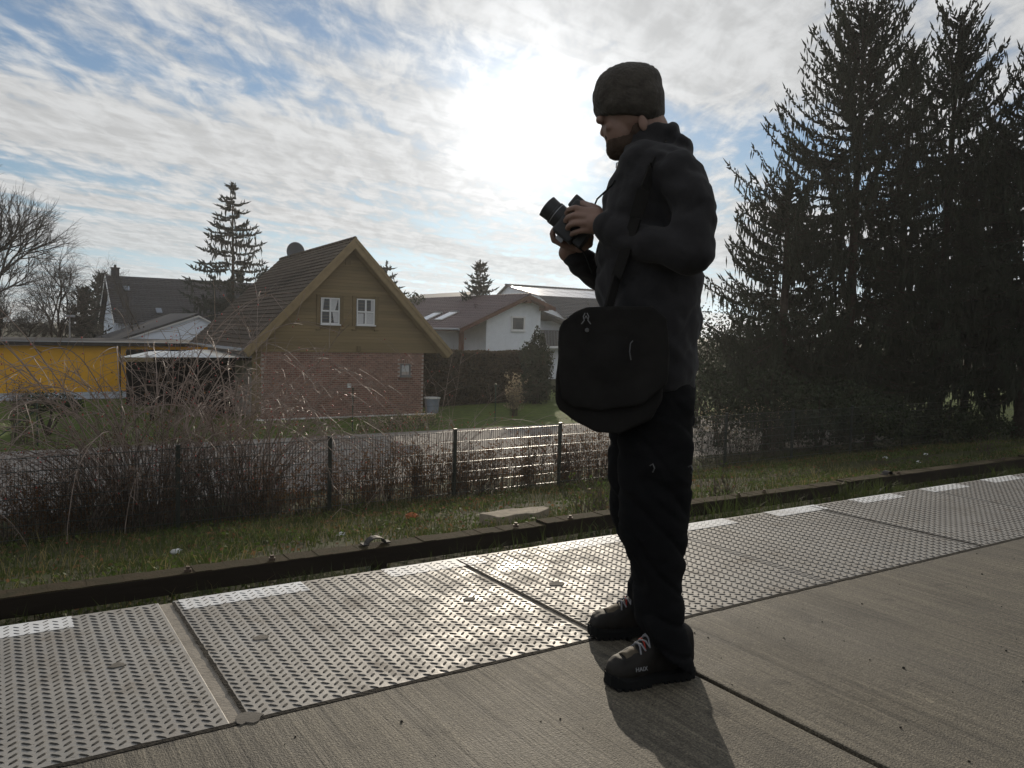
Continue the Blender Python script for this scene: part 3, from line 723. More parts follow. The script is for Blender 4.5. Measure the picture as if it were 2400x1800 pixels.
# ---- grey rendered house right of the brick house
RY = 46.0
gh = thing('grey_house', 'white grey rendered house with purple grey pan tile roof and two skylights', 'house')
def G(px, py, y=RY): p = at_y(px, py, y); return float(p[0]), float(p[2])
gA = G(1242, 692); gL = G(1078, 772); gR = G(1302, 722); LEN = 21.0
wl = G(1152, 800)[0]; wr = G(1279, 800)[0]; WY = RY + .7
sl = (gA[1] - gL[1]) / (gA[0] - gL[0]); sr = (gA[1] - gR[1]) / (gR[0] - gA[0])
def rz(x): return gL[1] + sl * (x - gL[0]) if x < gA[0] else gA[1] - sr * (x - gA[0])
MB().prism([(wl, GZ), (wr, GZ), (wr, rz(wr) - .22), (gA[0], gA[1] - .24), (wl, rz(wl) - .22)], WY, WY + LEN - 1.5).build('gable_wall', M_render, gh)
rx_ = G(1090, 800)[0]
MB().box((gL[0] + .2, WY + 3.4, GZ), (wl - .004, WY + LEN - 1.5, gL[1] - .16)).build('recessed_wall', M_render, gh)
MB().prism([(gL[0] + .2, gL[1] - .158), (wl - .005, gL[1] - .158), (wl - .005, rz(wl) - .2)], WY + 3.4, WY + LEN - 1.6).build('recessed_wall', M_render, gh)
MB().box((rx_, WY - .1, GZ), (rx_ + .26, WY + .16, rz(rx_) - .22)).build('post', M_timber_r, gh)
MB().box((gL[0] + .3, WY + 6, GZ), (gL[0] + .31, WY + LEN - 1.6, gL[1] - .1)).build('side_wall', M_render, gh)
tile_courses(gh, (gL[0], RY, gL[1]), (gL[0], RY + LEN, gL[1]), (gA[0], RY + LEN, gA[1]), (gA[0], RY, gA[1]), 19, M_roof_pl, cols=64, amp=.05, step=.06, mesh_step=5)
tile_courses(gh, (gR[0], RY, gR[1]), (gR[0], RY + LEN, gR[1]), (gA[0], RY + LEN, gA[1]), (gA[0], RY, gA[1]), 7, M_roof_pl, cols=64, amp=.05, step=.06, mesh_step=3)
for (ex, ez), nm in ((gL, 0), (gR, 1)):
    MB().prism([(ex, ez - .14), (gA[0], gA[1] - .14), (gA[0], gA[1] - .003), (ex, ez - .003)], RY + .03, RY + LEN).build('roof', M_timber_r, gh)
    MB().prism([(ex, ez - .24), (gA[0], gA[1] - .24), (gA[0], gA[1] + .02), (ex, ez + .02)], RY - .04 - .003 * nm, RY + .026).build('barge_board', M_timber_r, gh)
MB().box((gA[0] - .18, RY + .03, gA[1] - .55), (gA[0] + .18, WY, gA[1] - .24)).build('ridge_beam', M_timber_r, gh)
MB().box((wr - .15, RY + .03, rz(wr) - .50), (wr + .2, WY, rz(wr) - .2)).build('purlin', M_timber_r, gh)
MB().tube([(gL[0] - .07, RY, gL[1] + .0), (gL[0] - .07, RY + LEN, gL[1] - .02)], .075, 8).build('gutter', M_zinc, gh)
rt = MB()
for k in range(56): rt.tube([(gA[0], RY + k * .375, gA[1] + .05), (gA[0], RY + k * .375 + .40, gA[1] + .045)], [.12, .095], 8)
rt.build('ridge_tiles', M_roof_pl, gh)
w0 = G(1201, 741, WY); w1 = G(1225, 776, WY)
window(gh, w0[0] - .1, w1[0] + .15, w1[1], w0[1], WY - .02, 1, 1, .11)
nz = Vector((-(gA[1] - gL[1]), 0, gA[0] - gL[0])).normalized()
for pts in (((1012, 735), (1027, 735), (1003, 752), (988, 752)), ((1050, 733), (1066, 733), (1035, 754), (1014, 754))):
    # hit the slope plane with each sight line
    P = []
    for (a, b) in pts:
        d = Vector(ray(a, b)); t = (Vector((gL[0], RY, gL[1])) + nz * .12 - Vector(EYE)).dot(nz) / d.dot(nz); P.append(Vector(EYE) + d * t)
    y0 = min(P[0].y, P[3].y); y1 = max(P[1].y, P[2].y); ym = [(P[0].y + P[3].y) / 2, (P[1].y + P[2].y) / 2]; xm = [(P[0].x + P[1].x) / 2, (P[2].x + P[3].x) / 2]
    zf = lambda x: rz(x) + .13
    a, b = sorted(ym); a = (a + b) / 2 - .55; b = a + 1.1; xt, xb = max(xm), max(xm) - 1.25
    o = MB().add([(xb, a, zf(xb)), (xb, b, zf(xb)), (xt, b, zf(xt)), (xt, a, zf(xt))], [(0, 1, 2, 3)]).build('skylight', mat('white skylight blind', (.62, .63, .64), .15, .6, 0, .03, 2), gh); o.modifiers.new('t', 'SOLIDIFY').thickness = .07
    o = MB().box((xt + .02, a - .05, zf(xt) + .02), (xt + .14, b + .05, zf(xt) + .16)).build('skylight_hood', M_zinc, gh)
for px, py in ((1114, 724),):
    d = Vector(ray(px, py)); t = (Vector((gL[0], RY, gL[1])) - Vector(EYE)).dot(nz) / d.dot(nz); p = Vector(EYE) + d * t
    MB().tube([p, p + Vector((0, 0, .28))], .09, 8).tube([p + Vector((0, 0, .285)), p + Vector((0, 0, .36))], .14, 8).build('roof_vent', M_roof_pl, gh)
# lower wing to the right with a balcony
b0 = G(1280, 735, WY + 1); b1 = G(1345, 770, WY + 1)
MB().box((wr + .01, WY + 1.4, GZ), (wr + 4.2, WY + 6, b1[1] + .5)).build('wing_wall', M_render, gh)
MB().prism([(wr + .02, b0[1] + .05), (wr + 4.6, b0[1] - 1.25), (wr + 4.6, b0[1] - 1.08), (wr + .02, b0[1] + .22)], WY + .1, WY + 6.4).build('wing_roof', M_roof_an, gh)
bz = G(1285, 775, WY + .3)[1]; mb = MB().box((wr + .05, WY + .2, bz - 1.25), (wr + 3.6, WY + 1.4, bz - 1.1)); mb.build('balcony_floor', M_pvc, gh)
mb = MB()
for i in range(26): mb.box((wr + .08 + i * .135, WY + .2, bz - 1.09), (wr + .18 + i * .135, WY + .23, bz - .02))
mb.box((wr + .05, WY + .18, bz - .018), (wr + 3.6, WY + .25, bz + .04)); mb.build('balcony_railing', M_roof_an, gh)

# ---- low grey roof behind it
lg = thing('low_grey_house', 'low house with plain grey roof behind the grey rendered house', 'house')
LY = 74.0
p = [at_y(1132, 684, LY), at_y(1045, 690, LY + 12), at_y(955, 716, LY + 12), at_y(1010, 728, LY)]
zt = float(p[0][2]); xe = float(p[0][0])
MB().prism([(xe - 8.6, zt - 2.35), (xe, zt - .05), (xe, zt + .09), (xe - 8.6, zt - 2.2)], LY, LY + 14).build('roof', M_roof_tin, lg)
MB().prism([(xe - 8.5, zt - 2.45), (xe + .0, zt - .16), (xe, zt - .054), (xe - 8.5, zt - 2.354)], LY + .02, LY + .1).build('barge_board', M_pvc, lg)
MB().prism([(xe - 8, GZ), (xe - 1.3, GZ), (xe - 1.3, zt - .45), (xe - 8, zt - 2.25)], LY + .6, LY + 13).build('wall', M_render, lg)

# ---- house with shining solar roof behind the person
sh = thing('solar_roof_house', 'house with shiny solar panels above dark pan tiles beside the standing person', 'house')
SY = 56.0
e0 = at_y(1262, 708, SY); r0 = at_y(1262, 681, SY + 4.2)
xa = float(at_y(1240, 690, SY + 4)[0]); xb = float(at_y(1590, 690, SY)[0])
zr = float(at_y(1300, 676, SY + 8)[2]); zm = float(at_y(1300, 696, SY + 2.6)[2]); ze = float(at_y(1300, 745, SY - 1.2)[2])
M_solar = mat('solar glass', (.10, .08, .085), .16, .8, .3, .6, 1.2, (.16, .10, .09))
tile_courses(sh, (xa, SY - 1.2, ze), (xb, SY - 1.2, ze), (xb, SY + 2.6, zm), (xa, SY + 2.6, zm), 14, M_roof_an, cols=52, amp=.06, step=.06, mesh_step=4)
nr, ncx = 2, 9
for i in range(ncx):
    for j in range(nr):
        s0, s1 = i / ncx + .002, (i + 1) / ncx - .002; t0, t1 = j / nr + .01, (j + 1) / nr - .01
        f_ = lambda s, t: (xa + (xb - xa) * s, SY + 2.6 + 5.4 * t, zm + (zr - zm) * t + .06)
        o = MB().add([f_(s0, t0), f_(s1, t0), f_(s1, t1), f_(s0, t1)], [(0, 1, 2, 3)]).build('solar_panel', M_solar, sh); o.modifiers.new('t', 'SOLIDIFY').thickness = .04
MB().prism([(SY - 1, ze - .1), (SY + 2.6, zm - .08), (SY + 8, zr - .08), (SY + 13.6, ze - .1), (SY + 13, GZ), (SY - .5, GZ)], xa + .3, xb, axis='x').build('wall', M_render, sh)
MB().add([(xa, SY + 8.02, zr), (xb, SY + 8.02, zr), (xb, SY + 13.8, ze), (xa, SY + 13.8, ze)], [(0, 1, 2, 3)]).build('roof', M_roof_an, sh).modifiers.new('t', 'SOLIDIFY').thickness = .1
rt = MB()
for k in range(int((xb - xa) / .36)): rt.tube([(xa + k * .36, SY + 8, zr + .06), (xa + k * .36 + .38, SY + 8, zr + .055)], [.11, .09], 7)
rt.build('ridge_tiles', M_roof_an, sh)

# ---- small red shed, street lamp far left
s0 = at_y(180, 796, 58)
sd_ = thing('garden_shed', 'tiny reddish shed roof showing above the yellow building', 'shed')
MB().prism([(s0[0] - .9, GZ), (s0[0] + .9, GZ), (s0[0] + .9, s0[2] - .6), (s0[0], s0[2] - .05), (s0[0] - .9, s0[2] - .6)], 58, 60).build('wall', M_timber_r, sd_)
for q in (-1, 1): MB().prism([(s0[0], s0[2] - .04), (s0[0] + q * 1.1, s0[2] - .66), (s0[0] + q * 1.1, s0[2] - .58), (s0[0], s0[2] + .04)], 57.8, 60.2).build('roof', mat('red felt', (.16, .06, .05), .8), sd_)
l0 = at_y(163, 738, 56); lamp = thing('street_lamp', 'thin grey street lamp behind the yellow building', 'street lamp', (float(l0[0]), 56, GZ))
hh = float(l0[2]) - GZ
MB().tube([(0, 0, 0), (0, 0, hh - .15)], [.06, .04], 8).build('pole', M_zinc, lamp)
MB().box((-.30, -.10, hh - .148), (.30, .10, hh)).build('lamp_head', M_zinc, lamp, bevel=.03)

# ------------------------------------------------------------------ vegetation
M_bark = mat('dark bark', (.055, .042, .034), .95, .1, 0, .3, 8, bump=.6, bscale=30, bdist=.02)
M_needle = mat('spruce needles', (.034, .046, .026), .75, .2, 0, .4, .9, (.030, .032, .022), translucent=.12)
M_needle2 = mat('blue grey needles', (.042, .052, .044), .75, .2, 0, .35, .8, translucent=.10)
M_twig = mat('brown bare twigs', (.085, .062, .050), .7, .25, 0, .3, 2)
M_twig_g = mat('grey bare twigs', (.075, .066, .058), .75, .25, 0, .25, 1)
M_stem = mat('reddish brown rose stems', (.26, .20, .165), .60, .3, 0, .35, 5)
M_dry = mat('dry brown leaves', (.21, .115, .055), .8, .2, 0, .4, 6, (.11, .062, .038), translucent=.5)
M_tan = mat('dry tan seed heads', (.33, .27, .18), .9, .1, 0, .25, 8, translucent=.35)
M_hip = mat('red rose hips', (.32, .022, .014), .35, .6, 0, .3, 30)
M_green = mat('small green leaves', (.085, .125, .020), .7, .3, 0, .35, 5, (.05, .08, .02), translucent=.4)
M_hedge = mat('brown green hedge', (.088, .062, .038), .85, .15, 0, .35, 1.5, (.060, .047, .028), translucent=.2)
M_evg = mat('dark evergreen leaves', (.030, .042, .020), .7, .25, 0, .4, 1.5, translucent=.12)
M_grass = mat('grass blades', (.060, .085, .018), .65, .25, 0, .4, 1.2, (.044, .056, .018), translucent=.35)
M_grass_dry = mat('dry grass blades', (.20, .165, .075), .8, .2, 0, .35, 1.5, translucent=.4)

def nrm(a): return a / np.maximum(np.linalg.norm(a, axis=-1, keepdims=True), 1e-9)
def sprays(P, Dv, L, Wd, r, cross=True):
    """tapered needle sprays: P start (n,3), Dv direction, L length, Wd width -> quads"""
    n = len(P); Dv = nrm(Dv); a = nrm(np.cross(Dv, r.normal(size=(n, 3)))); b = np.cross(Dv, a)
    L = L[:, None]; Wd = Wd[:, None]; out = []
    for s in ((a, b) if cross else (a,)):
        out.append(np.stack([P, P + Dv * L * .42 + s * Wd * .5, P + Dv * L, P + Dv * L * .42 - s * Wd * .5], 1))
    return np.concatenate(out).reshape(-1, 3)
def leaves(P, r, size, flat=0.0, asp=.6):
    n = len(P); d = nrm(r.normal(size=(n, 3)) * (1, 1, 1 - flat)); a = nrm(np.cross(d, r.normal(size=(n, 3))))
    s = size * r.uniform(.6, 1.3, (n, 1)) if not hasattr(size, 'shape') else size[:, None]
    return np.stack([P - d * s * .5, P + a * s * asp * .5, P + d * s * .5, P - a * s * asp * .5], 1).reshape(-1, 3)

def spruce(seed, Hh, radius, clear, up_top=.5, droop=.35, dense=1.0, whorl=.36, hang=.5, tw=.34, gap=0.0, wid=.075, arms=None):
    """crown quads and limb list of one spruce; radius(t) half width at relative height t"""
    r = np.random.default_rng(seed); P, D, L, Wd = [], [], [], []; limbs = []
    z = clear
    while z < Hh - .25:
        t = (z - clear) / (Hh - clear); R = radius(t)
        nb = max(3, int(r.integers(5, 8)))
        a0 = r.uniform(0, 6.28)
        for k in range(nb):
            if r.random() < gap: continue
            a = a0 + 6.283 * k / nb + r.normal(0, .22); Lb = max(.25, R * r.uniform(.62, 1.12))
            rise = (up_top * max(0, t - .35) / .65 * 1.2 + r.normal(0, .08)); dr = droop * (1 - t) ** .7 * r.uniform(.7, 1.3)
            ns = max(4, int(Lb / .13 * dense)); s = np.linspace(.12, 1, ns)
            out = Lb * s; zz = z + r.normal(0, .1) + Lb * (rise * (.35 * s + .65 * s * s) - dr * 1.6 * s + dr * 1.5 * s ** 2.8)
            bend = r.normal(0, .10) * s * s
            ca, sa = np.cos(a + bend), np.sin(a + bend)
            pts = np.stack([out * ca, out * sa, zz], 1)
            limbs.append(pts[::max(1, ns // 5)])
            tang = nrm(np.gradient(pts, axis=0)); lat = np.stack([-sa, ca, np.zeros(ns)], 1)
            fall = (1.05 - .62 * s)
            for side in (-1, 1):
                d = tang * .75 + lat * side * r.uniform(.5, 1.1, (ns, 1)) + np.array([0, 0, -.25 + .35 * t]); 
                P.append(pts + r.normal(0, .02, (ns, 3))); D.append(d + r.normal(0, .25, (ns, 3))); L.append(tw * fall * r.uniform(.6, 1.35, ns)); Wd.append(wid * r.uniform(.7, 1.3, ns))
            P.append(pts); D.append(tang + np.array([0, 0, .25]) + r.normal(0, .3, (ns, 3))); L.append(tw * .8 * r.uniform(.6, 1.2, ns)); Wd.append(wid * r.uniform(.7, 1.2, ns))
            P.append(pts[-1:]); D.append(tang[-1:] + np.array([[0, 0, .15]])); L.append(np.array([tw * r.uniform(.9, 1.5)])); Wd.append(np.array([wid * .9]))
            m = (s > .55) & (r.random(ns) < .55 * min(1, .25 + t))
            if m.any():
                q = pts[m]; n = len(q); P.append(q + r.normal(0, .05, (n, 3))); D.append(np.array([0, 0, 1.0]) + tang[m] * .4 + r.normal(0, .3, (n, 3))); L.append(tw * r.uniform(.5, 1.2, n)); Wd.append(wid * r.uniform(.6, 1.0, n))
            # hanging side shoots
            m = r.random(ns) < hang * (1 - t * .75)
            if m.any():
                q = pts[m]; n = len(q); P.append(q); D.append(np.array([0, 0, -1]) + r.normal(0, .18, (n, 3))); L.append(tw * r.uniform(.8, 2.1, n)); Wd.append(wid * r.uniform(.6, 1.1, n))
                P.append(q + r.normal(0, .09, (n, 3))); D.append(np.array([0, 0, -1]) + r.normal(0, .25, (n, 3))); L.append(tw * r.uniform(.6, 1.5, n)); Wd.append(wid * r.uniform(.6, 1.1, n))
        z += whorl * (1 - .35 * t) * r.uniform(.75, 1.25)
    # leader
    n = 26; P.append(np.stack([np.zeros(n), np.zeros(n), np.linspace(Hh - .9, Hh - .05, n)], 1)); a = r.uniform(0, 6.28, n)
    D.append(np.stack([np.cos(a) * .7, np.sin(a) * .7, np.full(n, .8)], 1)); L.append(np.linspace(.3, .16, n)); Wd.append(np.full(n, wid * .8))
    P.append(np.array([[0, 0, Hh - .2]])); D.append(np.array([[0, 0, 1]])); L.append(np.array([.35])); Wd.append(np.array([wid * .8]))
    P, D, L, Wd = map(np.concatenate, (P, D, L, Wd))
    return sprays(P, D, L, Wd, r), limbs
def make_tree(name, label, cat, xy, Hh, Q, limbs, rad, m_crown, group=None, lean=0):
    t = thing(name, label, cat, (float(xy[0]), float(xy[1]), GZ - .05), group)
    mb = MB(); zs = np.linspace(0, Hh * .97, 9)
    mb.tube([(noise.noise(Vector((z * .3, xy[0], 0))) * .06, noise.noise(Vector((z * .3, xy[1], 5))) * .06, z) for z in zs], [rad * (1 - z / Hh) ** .8 + .012 + (.06 * rad / .2 if z == 0 else 0) for z in zs], 9)
    for l in limbs:
        n = len(l); 
        if n > 1: mb.tube([tuple(q) for q in l], [max(.008, .028 * (1 - i / n)) for i in range(n)], 4, caps=False)
    mb.build('trunk', M_bark, t, smooth=True)
    link('crown', quads_mesh('crown', Q, 4), m_crown, t)
    return t

# big spruces on the right
profA = lambda t: np.interp(t, [0, .10, .25, .40, .56, .66, .74, .86, .93, .98, 1], [3.0, 4.1, 4.3, 4.1, 3.5, 2.8, 2.4, 1.45, 1.2, .9, .4])
profB = lambda t: np.interp(t, [0, .15, .35, .55, .70, .80, .88, .95, 1], [2.4, 3.3, 3.2, 2.7, 2.1, 1.4, .8, .75, .3])
big = [('tall dense spruce with broad top, nearest to the standing person', 1985, 27, 38, profA, 1.9, 101, dict(hang=.85, dense=1.55, droop=.36, up_top=.95, whorl=.34, wid=.064, tw=.28, gap=.10)),
       ('tall spruce with narrow forked top, between the broad spruce and the frame edge', 2200, 27.5, 55, profB, 2.2, 102, dict(hang=.85, dense=1.55, droop=.36, up_top=.95, whorl=.34, wid=.064, tw=.28, gap=.10)),
       ('shorter spruce cut off by the right edge', 2400, 25, 150, profB, 2.2, 103, dict(hang=.85, dense=1.5, droop=.36, up_top=.9, whorl=.36, wid=.064, tw=.28, gap=.10)),
       ('slim spruce standing behind the gap between the two tall spruces', 2100, 31, 120, lambda t: .55 * profB(t), 2.4, 104, dict(hang=.8, dense=1.4, droop=.36, up_top=.9, whorl=.4, wid=.055, tw=.28, gap=.15)),
       ('spruce with low sweeping branches under the left side of the broad spruce', 1830, 25.5, 420, lambda t: np.interp(t, [0, .2, .5, .8, 1], [2.4, 2.9, 2.4, 1.4, .25]), 1.0, 105, dict(hang=.9, droop=.40, up_top=.8, dense=1.5, whorl=.36, wid=.064, tw=.28, gap=.10))]
for lab, px, dep, ty, pf, clr, sd_, kw in big:
    b = at_d(px, 850, dep); top = at_d(px, ty, dep); Hh = float(top[2]) - GZ + .05
    Q, lb = spruce(sd_, Hh, pf, clr, **kw)
    make_tree('spruce_tree', lab, 'tree', b, Hh, Q, lb, .20, M_needle, 'big spruces on the right')
# bare lower trunks of the belt behind the spruces
for px, dep, ty, lab in ((2268, 29.5, 330, 'thin trunked spruce behind the forked one'), (2330, 33, 300, 'thin trunked spruce deep in the belt towards the right edge')):
    b = at_d(px, 850, dep); Hh = float(at_d(px, ty, dep)[2]) - GZ
    Q, lb = spruce(int(px), Hh, lambda t: np.interp(t, [0, .25, .6, 1], [1.2, 2.0, 1.5, .1]), 3.2, hang=.5)
    make_tree('spruce_tree', lab, 'tree', b, Hh, Q, lb, .15, M_needle, 'big spruces on the right')
# spruces further away
for px, dep, ty, lab, pf, kw in ((545, 60, 432, 'lone layered spruce behind the brick house roof', lambda t: np.interp(t, [0, .15, .4, .65, .85, 1], [4.4, 4.2, 3.4, 2.2, .95, .1]), dict(whorl=.78, droop=.22, up_top=.15, hang=.35, gap=.12, wid=.13, tw=.46)),
                                 (903, 60, 612, 'thin spruce top beside the right slope of the brick house roof', lambda t: np.interp(t, [0, .3, .7, 1], [2.6, 2.3, 1.1, .1]), dict(whorl=.75, droop=.35, up_top=.1, hang=.5, gap=.25, wid=.13, tw=.42)),
                                 (1120, 62, 610, 'small dark spruce rising behind the grey house ridge', lambda t: np.interp(t, [0, .3, .6, 1], [2.5, 2.1, 1.25, .1]), dict(whorl=.55, droop=.25, up_top=.25, hang=.3, wid=.13, tw=.42)),
                                 (195, 60, 672, 'small dense conifer left of the dark roofed house', lambda t: np.interp(t, [0, .4, .8, 1], [2.0, 1.6, .7, .1]), dict(whorl=.4, wid=.14, tw=.4)),
                                 (240, 78, 640, 'conifer half hidden behind the dark roofed house gable', lambda t: np.interp(t, [0, .4, .8, 1], [2.4, 2.0, 1.0, .1]), dict(whorl=.45, wid=.15, tw=.45))):
    b = at_d(px, 850, dep); Hh = float(at_d(px, ty, dep)[2]) - GZ
    Q, lb = spruce(int(px) + 3, Hh, pf, 1.2, **kw)
    make_tree('spruce_tree', lab, 'tree', b, Hh, Q, lb, .17, M_needle2)

# bare deciduous trees
def bare_tree(name, label, xy, Hh, seed, spread=.5, m=M_twig_g, levels=5, first=.22, weep=0.0, rad=.16, kids=(3, 5), group=None, lean=(0, 0)):
    r = random.Random(seed); t = thing(name, label, 'tree', (float(xy[0]), float(xy[1]), GZ - .05), group); tr, cr = MB(), MB()
    def grow(p, d, L, rr, lev):
        n = 5 if lev < 2 else 4; pts = [p.copy()]; dd = d.copy()
        for i in range(n):
            dd = (dd + Vector((r.gauss(0, .13), r.gauss(0, .13), r.gauss(.05, .08) - weep * max(0, lev - 2) * .14))).normalized(); pts.append(pts[-1] + dd * L / n)
        (tr if lev < 2 else cr).tube(pts, [rr * (1 - .5 * i / n) for i in range(n + 1)], 7 if lev == 0 else (5 if lev < 3 else 3), caps=False)
        if lev >= levels: return
        for k in range(r.randint(*kids) + (1 if lev in (1, 2) else 0)):
            i = r.uniform(.3, 1) * n; j = min(int(i), n - 1); q = pts[j].lerp(pts[j + 1], i - j)
            a = r.uniform(0, 6.283); sp = spread * r.uniform(.7, 1.5); e = (pts[j + 1] - pts[j]).normalized(); o = e.orthogonal().normalized(); o = (o * math.cos(a) + e.cross(o) * math.sin(a))
            grow(q, (e + o * sp + Vector((0, 0, .10))).normalized(), L * r.uniform(.5, .8), rr * .52, lev + 1)
        if lev > 0: grow(pts[-1], dd, L * r.uniform(.55, .75), rr * .48, lev + 1)
    grow(Vector((0, 0, 0)), Vector((lean[0], lean[1], 1)).normalized(), Hh * .38, rad, 0)
    tp = max((v[2] for v in cr.v), default=Hh); k = Hh / tp
    for mb in (tr, cr): mb.v = [(v[0] * k, v[1] * k, v[2] * k) for v in mb.v]
    tr.build('trunk', M_bark, t, smooth=True); cr.build('crown', m, t); return t
for px, dep, ty, lab, kw in ((8, 44, 318, 'tall bare tree cut off by the left edge', dict(seed=5, spread=.62, rad=.24, kids=(4, 5))),
                             (125, 50, 525, 'rounded bare birch with fine hanging twigs behind the yellow building', dict(seed=8, spread=.72, weep=.5, rad=.15, kids=(4, 5))),
                             (10, 52, 640, 'low bushy bare tree at the left edge behind the yellow building', dict(seed=12, spread=.9, rad=.15, kids=(4, 5))),
                             (70, 56, 690, 'low bare thicket tree between the birch and the lamp', dict(seed=15, spread=.95, rad=.12, kids=(4, 5))),
                             (335, 50, 590, 'small bare tree in front of the dark tiled roof', dict(seed=21, spread=.5, rad=.08, levels=4, kids=(2, 3))),
                             (1425, 45, 640, 'bare tree behind the standing person', dict(seed=25, spread=.55, rad=.1, levels=4))):
    b = at_d(px, 850, dep); Hh = float(at_d(px, ty, dep)[2]) - GZ
    bare_tree('bare_tree', lab, b, Hh, **kw)

# leafy masses: crown of small leaves around an uneven set of lumps, with stems
def leafy(name, label, cat, xy, lumps, n, size, m, seed, stems=5, group=None, zbase=None, m_stem=None, shell=.55, flat=0):
    r = np.random.default_rng(seed); z0 = GZ if zbase is None else zbase
    t = thing(name, label, cat, (float(xy[0]), float(xy[1]), z0 - .03), group); P = []
    vol = np.array([l[3] * l[4] * l[5] for l in lumps]) ** .67; cnt = (n * vol / vol.sum()).astype(int)
    for (cx, cy, cz, rx, ry, rz_), c in zip(lumps, cnt):
        d = nrm(r.normal(size=(c, 3))); rad = r.uniform(shell, 1.0, (c, 1)) ** .7
        k = 1 + .22 * np.array([noise.noise(Vector(tuple(q * 2.2 + cx + seed))) for q in d])[:, None] * 2
        P.append(np.array([cx, cy, cz]) + d * rad * k * np.array([rx, ry, rz_]))
    P = np.concatenate(P); P = P[P[:, 2] > .02]
    link('foliage', quads_mesh('foliage', leaves(P, r, size, flat), 4), m, t)
    mb = MB(); rr = random.Random(seed)
    for k in range(stems):
        l = lumps[k % len(lumps)]; bx_, by_ = rr.uniform(-.12, .12), rr.uniform(-.12, .12)
        pts = [(bx_, by_, 0), (bx_ + (l[0] - bx_) * .4 + rr.gauss(0, .06), by_ + (l[1] - by_) * .4 + rr.gauss(0, .06), l[2] * .5), (l[0] + rr.gauss(0, .1), l[1] + rr.gauss(0, .1), l[2] + l[5] * .5)]
        mb.tube(pts, [.035, .025, .01], 5)
    mb.build('stems', m_stem or M_bark, t); return t
b = at_d(960, 850, 68); hz_ = float(at_d(960, 682, 68)[2]) - GZ
leafy('round_tree', 'small rounded leafy tree far behind, beside the brick house roof', 'tree', b, [(0, 0, hz_ - 1.1, 1.3, 1.3, 1.1), (.7, .2, hz_ - 1.8, 1.2, 1.2, 1.1), (-.8, 0, hz_ - 2.3, 1.1, 1.1, 1.2)], 1500, .26, M_evg, 31)
b = at_d(1255, 850, 38.5); hj = float(at_d(1255, 762, 38.5)[2]) - GZ
leafy('juniper', 'ragged upright evergreen shrub in front of the grey house', 'shrub', b, [(.05, 0, hj - .35, .14, .14, .4), (.10, 0, hj - .9, .42, .4, .6), (.35, 0, hj - .75, .16, .16, .42), (-.35, 0, hj - 1.5, .55, .5, .8), (.25, 0, hj - 1.7, .75, .7, .9), (0, 0, .9, .95, .9, .95)], 5200, .13, M_evg, 32)
# hedge behind the brick house
hp0, hp1 = (bx1 + .3, 31.4), (23.8, 33.2)
r = np.random.default_rng(40); n = 15000; s = r.random(n); top_z = .05
P = np.stack([hp0[0] + (hp1[0] - hp0[0]) * s, hp0[1] + (hp1[1] - hp0[1]) * s, np.zeros(n)], 1)
face = r.random(n); hgt = (top_z - GZ) + .10 * np.array([noise.noise(Vector((q * 14, 2.2, 0))) for q in s])
P[:, 2] = np.where(face < .7, r.random(n) * hgt, hgt - r.random(n) ** 2 * .10); P[:, 1] += np.where(face < .7, r.uniform(-.16, .04, n) + .10 * np.array([noise.noise(Vector((a * 20, b_ * 1.3, 0))) for a, b_ in zip(s, P[:, 2])]), r.uniform(0, .9, n))
hd = thing('hedge', 'tall clipped brown green hedge between the brick house and grey house', 'hedge', (0, 0, GZ))
link('foliage', quads_mesh('foliage', leaves(P, r, .115), 4), M_hedge, hd)
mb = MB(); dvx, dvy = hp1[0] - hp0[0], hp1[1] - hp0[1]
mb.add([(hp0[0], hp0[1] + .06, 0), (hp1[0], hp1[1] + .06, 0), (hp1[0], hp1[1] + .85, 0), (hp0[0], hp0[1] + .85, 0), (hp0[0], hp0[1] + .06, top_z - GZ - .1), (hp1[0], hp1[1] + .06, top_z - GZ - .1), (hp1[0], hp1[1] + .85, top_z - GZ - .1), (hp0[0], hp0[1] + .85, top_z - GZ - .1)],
       [(0, 3, 2, 1), (4, 5, 6, 7), (0, 1, 5, 4), (1, 2, 6, 5), (2, 3, 7, 6), (3, 0, 4, 7)]); mb.build('shade_core', mat('hedge interior', (.030, .026, .016), .95, .1, 0, .3, 4), hd)  # solid dark box painted as the shade inside the hedge
